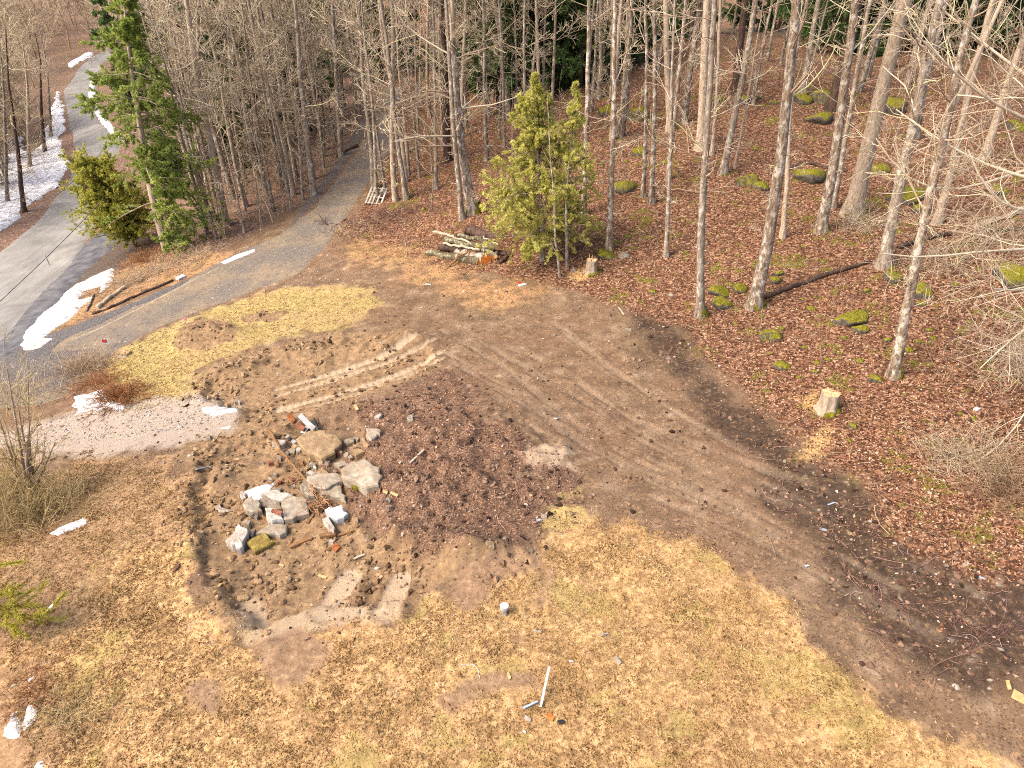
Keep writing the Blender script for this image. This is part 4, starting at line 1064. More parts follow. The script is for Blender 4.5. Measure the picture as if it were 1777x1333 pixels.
for a in [(1424,550,11),(1395,521,11),(1323,550,13),(1356,571,13),(1312,579,8),(1276,563,11),(1465,589,17),(1491,545,14),(1437,626,15),(1453,623,10),(1472,631,8),(1414,646,14),(1386,655,8),(1395,655,7),(1418,631,15),(1491,629,17),(1397,604,14),
          (1334,615,9),(1540,592,18),(1504,506,15),(1600,529,20),(1684,561,12),(1619,590,17),(1593,594,14),(1613,574,15),(1713,538,14),(1578,610,20),(1522,662,22),(1481,743,20),(1473,766,12),(1691,729,16),(1666,719,12),(1548,786,12),(1570,686,9),
          (1625,532,9),(1352,477,20),(1346,491,22),(1268,496,14),(1282,505,24),(1661,438,20),(1655,495,15),(1343,181,20),(1312,260,15),(1331,323,12),(1424,212,36),(1531,300,26),(1768,225,30),(1596,368,26),(1153,283,16),(1043,286,11),(1086,283,12),(1174,326,11),
          (1134,508,16),(1090,412,14),(1100,432,12),(1400,170,12),(1250,440,8),(1258,423,7),(1280,445,9),(1395,428,10),(1190,440,8),(1325,185,14),(1730,815,18),(1575,820,10),(735,365,12),(750,345,10),(487,330,8),(478,362,10),(1430,455,14),(1700,470,14)]:
    rock(a[0], a[1], a[2], tagrock, 'small mossy stones on the slope')
rock(1083,446,24,'pale grey boulder lying right of the dark mossy one by the curved root',None,stone_grey,.5,'boulder')
rock(996,470,11,'small round pale green stone at the thin cedar stem',None,stone_grey,.8,'stone','stone')
rock(1165,513,13,'pale stone in a dark hole at the edge of the leaves',None,stone_grey,.6,'stone','stone')

# stumps
def stump(bx, by, wpx, top_py, label, mossy=True, splinter=False, dx=0):
    g = G(bx, by); r = wpx / 2 * mpp(g); h = max((at_depth(bx, top_py, g.y + r * .5) - g).z, .12); root = empty('tree_stump', g)
    k = 28; th = np.arange(k) / k * 2 * math.pi; rg = np.random.default_rng(int(bx))
    fl = 1 + .06 * np.sin(th * 5 + 1) + .05 * rg.normal(size=k) * .5
    b = MB(); rings = []
    for z, s in ((-.1, 1.42), (.03, 1.3), (.12, 1.14), (.35, 1.03), (.7, 1.0), (1., 1.)):
        rings.append(np.stack([np.cos(th) * r * s * (fl ** (2.2 if z < .2 else 1)) + dx * z, np.sin(th) * r * s * fl, np.full(k, z * h) + (.02 * rg.normal(size=k) if z == 1. else 0)], -1))
    i = np.arange(5)[:, None] * k + np.arange(k)[None]; i2 = np.arange(5)[:, None] * k + (np.arange(k)[None] + 1) % k
    b.add(np.concatenate(rings), np.stack([i, i2, i2 + k, i + k], -1).reshape(-1, 4)); b.build('bark', bark_pale, root, True)
    b = MB(); top = rings[-1] * np.array([.985, .985, 1]); mid = top * np.array([.5, .5, 1]) + np.array([0, 0, .012]); c0 = np.array([[dx, 0, h + .015]])
    V = np.concatenate([top, mid, c0]); j = np.arange(k); j2 = (j + 1) % k
    b.add(V, np.stack([j, j2, j2 + k, j + k], -1)); b.add(V[k:], np.stack([j, j2, np.full(k, k)], -1)); b.build('cut_face', cut_mat, root)
    if splinter:
        b = MB()
        for q in range(3):
            a = .6 + q * .9; p = np.array([math.cos(a) * r * .7, math.sin(a) * r * .7, h - .02])
            b.add([p + [-.03, 0, 0], p + [.03, 0, 0], p + [0, .03, 0], p + [.01, 0, .12 + .09 * q]], [[0, 1, 3], [1, 2, 3], [2, 0, 3]])
        b.build('splinters', cut_mat, root)
    if mossy:
        V, Fc = ICO2; b = MB()
        for (ox, oy, oz, s) in ((1.05, .1, .35, .42), (.9, -.6, .05, .5), (.1, -1.15, .0, .5), (-.4, -1.2, -.02, .4), (1.1, -.2, .1, .4)):
            b.add((V * (1 + .5 * n3(V, .5, 3))[:, None]) * np.array([r * s, r * s * .8, r * s * 1.0]) + np.array([ox * r, oy * r, oz * r * 2]), Fc)
        b.build('moss', moss_mat, root, True)
    return tag(root, label, 'stump')
stump(1434,712,29,678,'large fresh sawn stump with mossy foot in the leaf litter, sawdust below')
stump(1026,474,18,449,'smaller sawn stump with torn orange splinters on its cut top',True,True)
stump(219,616,16,609,'low old stump at the edge of the lawn near the driveway',False)
def fallen(pts, r0, r1, mat, label, name='fallen_log', cat='log', ends=False, lift=0., group=None, cm=None, K=14, sides=10, jit=.02, lifts=None, slant=0.):
    P = [up_pt(x, y, (lifts[i] if lifts else lift) + r0 * .7) for i, (x, y) in enumerate(pts)]
    g = P[0]; root = empty(name, g) if ends else None
    line = trunk_line([tuple(p - g) for p in P], K); line += rng.normal(size=line.shape) * jit
    rad = np.linspace(r0, r1, K) * (1 + .08 * rng.normal(size=K))
    b = MB(); tubes(b, line[None], rad[None], sides, cap=not ends)
    if slant and ends:
        d = norm(line[-1] - line[-2]); nrm = norm(d + np.array([.1, -.9, .35]) * slant)
        ring = b.v[0][-sides:]; b.v[0][-sides:] = ring - d * (((ring - line[-1]) @ nrm) / (d @ nrm))[:, None]
    if not ends: return tag(b.build(name, mat, None, True, loc=g), label, cat, group)
    b.build('bark', mat, root, True)
    for e, nb in ((-1, -2), (0, 1)):
        if ends == 1 and e == 0: continue
        d = norm(line[e] - line[nb]); U = norm(np.cross(d, [0, 0, 1.])); V = np.cross(U, d); k = 16; th = np.arange(k) / k * 2 * math.pi
        c0 = line[e] + d * .004; ring = c0 + rad[e] * .97 * (np.cos(th)[:, None] * U + np.sin(th)[:, None] * V)
        if slant and e == -1: ring = ring - d * (((ring - c0) @ nrm) / (d @ nrm))[:, None] + nrm * .006
        b = MB(); VV = np.concatenate([ring, [c0 + d * .006]]); j = np.arange(k); b.add(VV, np.stack([j, (j + 1) % k, np.full(k, k)], -1)); b.build('cut_face', cm or cut_dark, root)
    return tag(root, label, cat, group)
fallen([(1322,516),(1400,488),(1462,468),(1512,452)],.10,.07,bark_dark,'long brown fallen log running uphill between two leaning trees')
fallen([(1560,428),(1600,414),(1650,405)],.12,.07,bark_dark,'dark fallen log behind the leaning tree under pale twigs')
fallen([(1690,395),(1730,380),(1777,365)],.12,.10,bark_pale,'pale barkless fallen log at the right edge among twigs')
fallen([(1680,402),(1735,398),(1777,395)],.10,.08,bark_dark,'dark fallen log under the pale barkless one at the right edge')
fallen([(1370,292),(1400,280),(1425,288),(1470,296)],.10,.06,bark_dark,'crooked dark branch on the ground left of the thick smooth trunk')
fallen([(168,534),(190,516),(216,499)],.11,.09,wood_w,'pale barkless log lying beside the snow wedge in the ditch',ends=2,cm=wood_w)
fallen([(150,540),(158,525),(163,510)],.06,.04,bark_grey,'short forked stub leaning at the end of the pale ditch log')
fallen([(160,545),(200,530),(250,507),(300,487)],.07,.06,bark_dark,'thin mossy log edging the gravel along the driveway')
fallen([(585,272),(600,262),(620,252)],.14,.12,bark_dark,'dark log at the upper verge of the driveway')
# log pile
def Z(x, y): return (720 + x / 8.885, 370 + y / 8.885)
LG = 'logs in the pile by the cedar'
bark_log = bark_mat('mossy_log_bark', A(56,44,34), A(104,90,70), A(140,126,100), A(186,184,152), .57, .44)
for pts, r0, r1, mat, lift, label, en, cm in [
 ([(165,610),(560,660),(1010,765)],.13,.17,bark_log,0,'front log of the pile with grey green lichen and one orange end',1,cut_dark),
 ([(620,560),(1115,700)],.17,.20,bark_grey,.02,'thick log behind the front one with the largest orange cut end',1,cut_dark),
 ([(900,560),(1200,690)],.10,.12,bark_dark,.02,'short log showing a small orange end beside the largest cut end',1,cut_dark),
 ([(375,520),(620,560),(930,610)],.15,.16,bark_dark,.1,'dark grey log in the middle of the pile without visible ends',0,None),
 ([(470,410),(900,490),(1300,528)],.11,.14,bark_log,.36,'long white flecked log across the top of the pile with pale end',1,cut_mat),
 ([(650,330),(960,410),(1290,490)],.09,.11,bark_log,.42,'mossy flecked log uppermost on the back of the pile',1,cut_mat),
 ([(790,275),(1040,330),(1285,388)],.20,.21,bark_dark,.08,'thick dark mossy log at the back of the pile with brown cut end',1,cut_mat),
 ([(270,290),(400,320),(530,370),(860,460)],.06,.05,wood_w,.40,'bleached white branch sticking out left from the pile top',0,None),
 ([(450,450),(700,500),(1000,560)],.05,.05,wood_w,.40,'thin bleached branch lying across the middle of the pile',0,None),
 ([(960,570),(1100,590),(1265,640)],.10,.09,bark_log,.22,'short lichen spotted log on the right of the pile',1,cut_mat),
 ([(1200,580),(1350,610),(1510,645)],.10,.09,bark_dark,.02,'dark log jutting right from the pile with a small pale end',1,cut_mat),
 ([(500,830),(690,640),(980,560)],.04,.04,wood_br,.3,'bent brown branch propped over the front log',0,None),
 ([(1030,380),(1280,490)],.035,.03,wood_w,.55,'thin pale stick on top of the log pile',0,None),
 ([(440,405),(640,440),(860,490)],.09,.10,bark_log,.30,'flecked log under the bleached branch at the left of the pile',0,None),
 ([(1300,380),(1360,300),(1430,250)],.07,.03,bark_dark,.1,'dark forked branch behind the right end of the pile',0,None),
 ([(1300,760),(1360,720),(1420,680)],.08,.06,bark_dark,.0,'short mossy rotten piece right of the pile',0,None)]:
    lf_ = None
    if 'propped' in label: lf_ = [0, .32, .36]
    pts = [(x_ + rng.normal() * 12, y_ + rng.normal() * 10) for x_, y_ in pts]
    fallen([Z(*p) for p in pts], r0 * 1.05, r1 * 1.12, mat, label, 'log', 'log', en, lift, LG, cm, lifts=lf_, jit=.035, slant=1.)
# pallet
def box(b, c, s, Rm=None):
    V = np.array([[x, y, z] for x in (-1, 1) for y in (-1, 1) for z in (-1, 1)]) * np.array(s) / 2
    if Rm is not None: V = V @ np.array(Rm).T
    b.add(V + np.array(c), [[0, 1, 3, 2], [4, 6, 7, 5], [0, 4, 5, 1], [2, 3, 7, 6], [0, 2, 6, 4], [1, 5, 7, 3]])
g = G(654, 350); root = empty('pallet', g)
root.rotation_euler = (R(30), 0, R(-14)); root.location = g + Vector((0, .1, .28))
Lx, Ly = 1.0, 1.25
for i, xx_ in enumerate((-.47, -.27, -.07, .2, .47)):
    b = MB(); box(b, (xx_, 0, .06), (.09, Ly, .022)); b.build('slat', conc_w, root)
for yy_ in (-.56, -.1, .3, .56):
    b = MB(); box(b, (0, yy_, 0), (Lx, .045, .095)); b.build('stringer', conc_w, root)
for yy_ in (-.5, .5):
    b = MB(); box(b, (0, yy_, -.06), (Lx, .09, .02)); b.build('base_board', conc_w, root)
tag(root, 'pale grey slatted pallet leaning beside the driveway tree', 'pallet')

# broken concrete and stone in the pit
def Q(x, y): return (340 + x / 4.4425, 680 + y / 4.4425)
def chunk(zp, thick, lift, mat, label, name='concrete_slab', cat='concrete slab', group='rubble in the dug out pit', rough=.03, tilt=0., parts=()):
    pts = []
    for p in zp:
        q = up_pt(*Q(*p), lift + thick); pts.append(q)
    c = sum(pts, Vector()) / len(pts); zt = min(c.z, max(p.z for p in pts))
    base = float(gz(c.x, c.y))
    g = Vector((c.x, c.y, base)); P = np.array([tuple(p - g) for p in pts])
    P[:, 2] = P[:, 2] * .35 + (zt - base) * .65 + P[:, 1] * tilt
    # subdivide outline, roughen, then top rim, side, bottom
    o = []; rg = np.random.default_rng(int(zp[0][0] * 3 + zp[0][1]))
    for i in range(len(P)):
        a, d = P[i], P[(i + 1) % len(P)]
        m = max(2, int(np.linalg.norm(d - a) / .13))
        for k in range(m): o.append(a + (d - a) * k / m)
    o = np.array(o); n = len(o); o[:, :2] += rg.normal(size=(n, 2)) * rough
    ctr = o.mean(0)
    if ((o[:, 0] * np.roll(o[:, 1], -1) - np.roll(o[:, 0], -1) * o[:, 1]).sum()) < 0: o = o[::-1]
    def ring(s, dz, j): 
        r_ = ctr + (o - ctr) * np.array([s, s, 1.]); r_ = r_ + np.array([0, 0, dz]); r_[:, 2] += rg.normal(size=n) * j; return r_
    thick *= .72; tk = thick + .14
    rings = [ring(.55, .012, rough * .15), ring(.9, .006, rough * .15), ring(.985, -.008, rough * .15), ring(1.02, -thick * .3, .008), ring(1.0, -thick * .8, .01), ring(.96, -tk, .0)]
    V = np.concatenate([[ctr + [0, 0, .012]]] + rings); b = MB(); j = np.arange(n); j2 = (j + 1) % n
    b.add(V, np.stack([np.zeros(n, int), j + 1, j2 + 1], -1))
    qs = [np.stack([1 + k * n + j, 1 + (k + 1) * n + j, 1 + (k + 1) * n + j2, 1 + k * n + j2], -1) for k in range(5)]
    b.f.append(np.concatenate(qs)); b.r.append(np.full(n * 5, .5))
    ob = b.build(name, mat, None, False, loc=g)
    return tag(ob, label, cat, group)
chunk([(780,375),(850,312),(960,296),(1090,330),(1122,362),(1070,455),(985,505),(880,468),(800,420)],.22,.10,stone_tan,'largest flat tan rock at the top of the rubble heap','stone_slab','rock')
rr_ = chunk([(1125,630),(1200,565),(1300,520),(1400,545),(1424,610),(1400,680),(1320,715),(1200,700),(1135,670)],.30,.0,conc,'big white topped boulder with moss on its lower face right in the rubble','boulder','rock',rough=.02)
V, Fc = ICO2; mg = up_pt(*Q(1255,735), .12); b = MB(); b.add(V * (1 + .4 * n3(V, .5, 9))[:, None] * np.array([.20, .1, .13]), Fc)
o = b.build('moss', moss_mat, rr_, True); o.location = Vector(mg) - rr_.location
chunk([(860,670),(940,635),(1110,630),(1125,680),(1050,710),(1000,738),(920,740)],.08,.20,conc,'flat pale slab overlapping another in the middle of the rubble')
chunk([(960,745),(1110,712),(1160,825),(1060,805),(940,775)],.10,.06,conc,'cracked tan slab under the overlapping flat one')
chunk([(800,730),(860,680),(905,745),(900,800),(820,780)],.08,.08,stone_grey,'small rough slab left of the overlapping flat slabs','stone_slab','rock')
chunk([(665,850),(740,812),(850,822),(870,925),(680,968)],.10,.12,conc,'square smooth grey slab in the lower rubble beside the brick topped block')
bt = chunk([(540,900),(600,892),(665,930),(672,975),(585,992),(540,965)],.26,.0,conc_w,'pale block with a red brick stuck on top','concrete_block','concrete block',rough=.02)
chunk([(365,870),(430,815),(490,845),(500,915),(430,920)],.2,.05,conc,'speckled grey slab at the left of the rubble','concrete_slab','concrete slab')
chunk([(500,795),(600,755),(740,772),(760,808),(670,838),(590,820)],.1,.1,conc_w,'whitish slab sprinkled with snow behind the square slab')
chunk([(500,830),(590,810),(650,850),(655,890),(560,895),(505,880)],.12,.02,stone_grey,'dark crumbly slab between speckled slab and square slab','stone_slab','rock')
chunk([(990,905),(1090,882),(1160,935),(1130,970),(1050,975)],.16,.04,white_m,'bright white plastered block right of the root tangle','plaster_block','concrete block')
chunk([(970,980),(1010,962),(1075,1045),(1060,1072),(1025,1060)],.16,.02,conc_w,'narrow white building block lying below the plastered block','concrete_block','concrete block',rough=.012)
chunk([(240,1150),(330,1018),(398,1050),(390,1125),(350,1195),(310,1205)],.24,.02,conc_w,'long white broken slab at the lower left end of the rubble')
chunk([(360,1000),(390,976),(425,998),(410,1030)],.12,.02,conc,'small square grey block touching the long white slab','concrete_block','concrete block',rough=.012)
chunk([(410,1075),(445,1065),(450,1100),(415,1115)],.1,.0,stone_grey,'small grey stone beside the mossy turf lump','stone','stone')
chunk([(480,1085),(550,1025),(720,1018),(690,1080),(640,1095)],.14,.02,conc,'grey slab with reddish edge above the mossy turf lump')
chunk([(370,1170),(520,1085),(620,1140),(600,1178),(480,1210)],.14,.0,turf_m,'yellow green lump of mossy turf at the pit edge','turf_lump','turf',rough=.05)
chunk([(1315,305),(1400,278),(1435,292),(1415,312),(1330,325)],.16,.0,conc,'pale rectangular block upper right of the rubble','concrete_block','concrete block',rough=.015)
chunk([(1370,188),(1425,163),(1432,182),(1390,203)],.1,.0,conc_w,'white broken piece alone on the dark mound above the rubble','concrete_block','concrete block',rough=.015)
chunk([(1205,460),(1265,425),(1290,460),(1240,490)],.16,.0,stone_tan,'squarish yellowish stone right of the large tan rock','stone','stone')
chunk([(580,390),(610,372),(690,362),(690,398),(650,412)],.14,.03,conc_w,'white block crossed by the long pole','concrete_block','concrete block',rough=.015)
chunk([(1140,375),(1190,352),(1215,365),(1190,395),(1150,395)],.12,.03,stone_grey,'grey stone wedged at the right tip of the large tan rock','stone','stone')
chunk([(335,780),(360,768),(390,785),(380,815),(345,812)],.1,.0,conc_w,'single white piece left of the speckled slab','concrete_block','concrete block',rough=.012)
chunk([(140,890),(185,872),(270,912),(230,925),(170,925)],.05,.0,conc,'thin pale slab half buried left of the rubble')
chunk([(845,625),(880,605),(925,620),(900,645)],.1,.02,conc_w,'small white piece above the overlapping slabs','concrete_block','concrete block',rough=.012)
chunk([(930,620),(970,580),(1030,610),(1020,632),(940,640)],.1,.06,stone_tan,'triangular tan stone behind the overlapping slabs','stone','stone')
chunk([(1060,545),(1150,528),(1190,545),(1120,572)],.1,.02,conc,'pale reddish slab between large tan rock and white topped boulder')
ru = 'small broken piece among the larger slabs of the rubble'
for i, (x, y, s, m) in enumerate([(640,505,24,stone_grey),(740,450,30,conc),(790,440,22,conc_w),(700,470,18,conc),(900,555,26,stone_grey),(960,545,24,conc),(1010,550,22,stone_grey),(850,590,18,stone_tan),(1240,360,20,stone_grey),(1290,370,24,stone_tan),(1340,345,26,conc),(1370,340,22,conc),(1310,400,24,stone_tan),(1190,500,20,conc),(705,345,16,conc_w),(750,380,26,conc_w),(1070,610,20,stone_grey),(430,945,16,stone_grey),(500,540,12,stone_grey),(465,960,14,stone_grey),(1235,980,22,stone_tan),(1045,1145,16,conc_w),(1480,825,14,conc_w),(1655,200,26,stone_grey),(870,800,14,blue_m),(1490,880,22,stone_grey),(90,340,24,stone_grey),(335,75,14,conc_w),(280,75,18,stone_tan),(240,95,14,stone_tan)]):
    pts = [(x + s * math.cos(a + i) * (1 + .3 * math.sin(a * 3 + i)), y + s * .7 * math.sin(a + i)) for a in np.arange(6) / 6 * 2 * math.pi]
    chunk(pts, .1, .0, m, ru, 'rubble_piece', 'rubble piece', 'small rubble pieces', .015)
rg = np.random.default_rng(909)
for i in range(46):
    x, y = rg.uniform(540, 1260), rg.uniform(330, 990)
    if abs((y - 330) - (1260 - x) * .75) > 330: continue
    s = rg.uniform(9, 22); m = [stone_grey, conc, stone_tan, brick_m, conc_w, wood_br][rg.integers(0, 6)]
    pts = [(x + s * math.cos(a + i) * (1 + .3 * math.sin(a * 3 + i)), y + s * .7 * math.sin(a + i)) for a in np.arange(6) / 6 * 2 * math.pi]
    chunk(pts, .06 + .06 * rg.random(), .0, m, ru, 'rubble_piece', 'rubble piece', 'small rubble pieces', .015)
# boards, sticks, roots
def plank(p0, p1, wd, th, mat, label, name='wooden_board', cat='board', l0=.05, l1=.05, roll=0., conv=Q, group=None):
    a = up_pt(*conv(*p0), l0); c = up_pt(*conv(*p1), l1); d = c - a; L = d.length; g = (a + c) / 2
    x = d.normalized(); y = Vector((0, 0, 1)).cross(x).normalized(); z = x.cross(y)
    y, z = y * math.cos(roll) + z * math.sin(roll), z * math.cos(roll) - y * math.sin(roll)
    M = np.array([x, y, z]).T
    b = MB(); V = np.array([[i, j, k] for i in np.linspace(-1, 1, 6) for (j, k) in ((-1, -1), (1, -1), (1, 1), (-1, 1))]) * np.array([L, wd, th]) / 2
    V[:, 1:] *= 1 + .06 * rng.normal(size=(len(V), 1)); V[[0, 3, 20, 23], 0] += .02
    i = np.arange(5)[:, None] * 4 + np.arange(4)[None]; i2 = np.arange(5)[:, None] * 4 + (np.arange(4)[None] + 1) % 4
    V = V @ M.T
    b.add(V, np.stack([i, i + 4, i2 + 4, i2], -1).reshape(-1, 4)); b.f.append(np.array([[0, 1, 2, 3], [23, 22, 21, 20]])); b.r.append(np.full(2, .5))
    return tag(b.build(name, mat, None, loc=g), label, cat, group)
RB = 'scrap wood in the rubble'
plank((795,178),(908,285),.16,.03,white_m,'clean white board stuck upright in the rubble behind the large tan rock',l0=.38,l1=.12,roll=.4,group=RB)
plank((820,320),(862,270),.16,.02,white_m,'short white panel beside the red brick',l0=.02,l1=.1,group=RB)
plank((905,215),(945,300),.12,.05,black_m,'dark grey board leaning right of the white board',l0=.2,l1=.08,roll=1.0,group=RB)
fallen([Q(556,290),Q(640,430),Q(750,570),Q(860,690),Q(930,775)],.045,.03,wood_br,'long brown pole lying diagonally across the rubble','wooden_pole','pole',lift=.22)
fallen([Q(960,800),Q(1010,850),Q(1050,890)],.018,.012,root_m,'thin stick below the end of the long pole','stick','stick',lift=.2)
fallen([Q(560,780),Q(640,690),Q(770,620)],.02,.015,root_m,'thin root arching left of the long pole','stick','stick',lift=.15)
fallen([Q(690,725),Q(790,690),Q(880,655)],.03,.02,wood_br,'brown stick crossing under the long pole','stick','stick',lift=.12)
plank((950,1115),(1070,1095),.12,.07,wood_br,'dark broken plank lying below the narrow white block',l0=.08,l1=.1,group=RB)
plank((720,1195),(890,1125),.12,.06,wood_br,'muddy plank at the lower edge of the pit',group=RB)
plank((1085,1110),(1210,1070),.05,.03,wood_br,'thin muddy lath right of the broken dark plank',group=RB)
plank((1650,550),(1755,450),.05,.04,wood_w,'grey weathered stick alone on the dark mound','stick','stick')
plank((500,950),(575,1015),.06,.04,wood_br,'short brown stick under the brick topped block','stick','stick')
plank((860,1010),(905,945),.07,.04,wood_br,'short brown stake piece between square slab and white block','stick','stick')
plank((1225,100),(1245,140),.1,.02,wood_new,'small fresh yellow wood chip on the mound top','wood_chip','wood chip')
plank((1440,760),(1475,780),.07,.03,wood_new,'left one of two fresh wood chips on the mound','wood_chip','wood chip')
plank((1500,775),(1555,800),.07,.03,wood_new,'right longer one of two fresh wood chips on the mound','wood_chip','wood chip')
plank((0,597),(122,575),.06,.03,grey_m,'grey metal bar lying on the clay left of the rubble','metal_bar','metal bar')
plank((775,250),(835,290),.1,.12,brick_m,'red brick beside the short white panel','brick','brick',l0=.12,l1=.12)
plank((585,915),(660,935),.1,.07,brick_m,'red brick lying on the pale block','brick','brick',l0=.34,l1=.34)
plank((710,175),(755,230),.16,.03,rust_m,'rusty orange sheet standing left of the white board','rusty_sheet','metal sheet',l0=.24,l1=.08,roll=.9)
plank((1060,1180),(1095,1215),.16,.04,rust_m,'rusty piece in the clay below the rubble','rusty_sheet','metal sheet',l0=.06,l1=.05,roll=.4)
b = MB(); ctr = np.array(up_pt(*Q(930,870), .18)); N = 46
P = [ctr + rng.normal(size=(N, 3)) * np.array([.10, .08, .04])]; d = norm(rng.normal(size=(N, 3)) * np.array([1, 1, .6]))
for k in range(7):
    d = norm(d + rng.normal(size=(N, 3)) * .5 + np.array([0, -.05, -.12])); P.append(P[-1] + d * .09)
tubes(b, np.stack(P, 1) - ctr, np.full((N, 8), .010), 4, rng.random(N))
tag(b.build('root_tangle', root_m, None, True, loc=ctr), 'tangle of curly pale roots between the square slab and the plastered block', 'roots')

# stakes, pipes, markers
def post(bx, by, tx, ty, r, mat, label, name, cat, back=.0, sides=8, r2=None, cap=None):
    g = G(bx, by); t = at_depth(tx, ty, g.y + back) - g
    root = empty(name, g)
    b = MB(); tubes(b, np.array([[(0, 0, -.1), (0, 0, 0), tuple(t * .5), tuple(t)]]), np.array([[r, r, r, r2 or r]]), sides, cap=True); b.build('shaft', mat, root)
    if cap:
        rr, th, cmt, nm = cap; b = MB(); n = t.normalized()
        tubes(b, np.array([[tuple(t - n * th * .5), tuple(t + n * th * .5)]]), np.array([[rr, rr]]), 18, cap=True); b.build(nm, cmt, root)
    return tag(root, label, cat)
def solo(o_root):
    return o_root
g = G(938, 1228)
plank((938,1228),(953,1158),.045,.03,white_m,'slim white stake leaning out of the straw grass near the bottom','wooden_stake','stake',l0=.02,l1=.42,conv=lambda x, y: (x, y))
plank((908,1229),(932,1218),.035,.035,blue_m,'short pale blue pipe lying at the foot of the white stake','pipe','pipe',conv=lambda x, y: (x, y))
post(875,1066,875,1053,.06,bark_grey,'capped white cleanout pipe standing in the grass','cleanout_pipe','pipe',0,16,None,(.095,.07,white_m,'cap'))  # white pipe's shaft coloured darker for the shadow under its cap
# red and white marker by the drive
g = G(188, 606); root = empty('marker_sign', g); t = at_depth(187, 593, g.y) - g
b = MB(); tubes(b, np.array([[(0, 0, -.1), (0, 0, t.z + .1)]]), np.array([[.012, .012]]), 6, cap=True); b.build('post', grey_m, root)
b = MB(); box(b, (0, -.02, t.z + .02), (.30, .012, .26)); b.build('panel', white_m, root)
b = MB(); box(b, (-.03, -.032, t.z + .05), (.2, .008, .15)); b.build('red_face', red_m, root)
tag(root, 'little red and white marker sign beside the dry weeds at the driveway', 'sign')
g = G(322, 562); root = empty('survey_flag', g); t = at_depth(322, 550, g.y) - g
b = MB(); tubes(b, np.array([[(0, 0, -.1), (0, 0, t.z)]]), np.array([[.008, .008]]), 5, cap=True); b.build('wire', grey_m, root)
b = MB(); V = np.array([[x * .12, -.02 * math.sin(x * 3), t.z - .18 + z * .18] for x in (0, .5, 1) for z in (0, 1)]); b.add(np.concatenate([V, V + [0, .004, 0]]), [[0, 2, 3, 1], [2, 4, 5, 3], [6, 7, 9, 8], [8, 9, 11, 10], [0, 1, 7, 6], [4, 10, 11, 5], [1, 3, 9, 7], [3, 5, 11, 9], [0, 6, 8, 2], [2, 8, 10, 4]]); b.build('flag', pink_m, root)
tag(root, 'pink survey flag at the lawn edge by the dirt heap', 'flag')
plank((307,485),(320,479),.3,.12,white_m,'white box lying at the driveway edge by the thin mossy log','box','box',l0=.06,l1=.06,conv=lambda x, y: (x, y))
post(311,470,309,456,.02,wood_w,'thin wooden stake in the dry brush above the white box','wooden_stake','stake')
post(462,522,461,502,.012,bark_dark,'thin dark rod standing in the lawn','metal_rod','rod')
plank((1756,1202),(1790,1222),.16,.07,wood_new,'fresh yellow timber end at the right edge near the bottom','timber','timber',conv=lambda x, y: (x, y))
plank((1748,1180),(1752,1196),.06,.03,wood_new,'small yellow splinter above the fresh timber end','wood_chip','wood chip',conv=lambda x, y: (x, y))
ID = lambda x, y: (x, y)
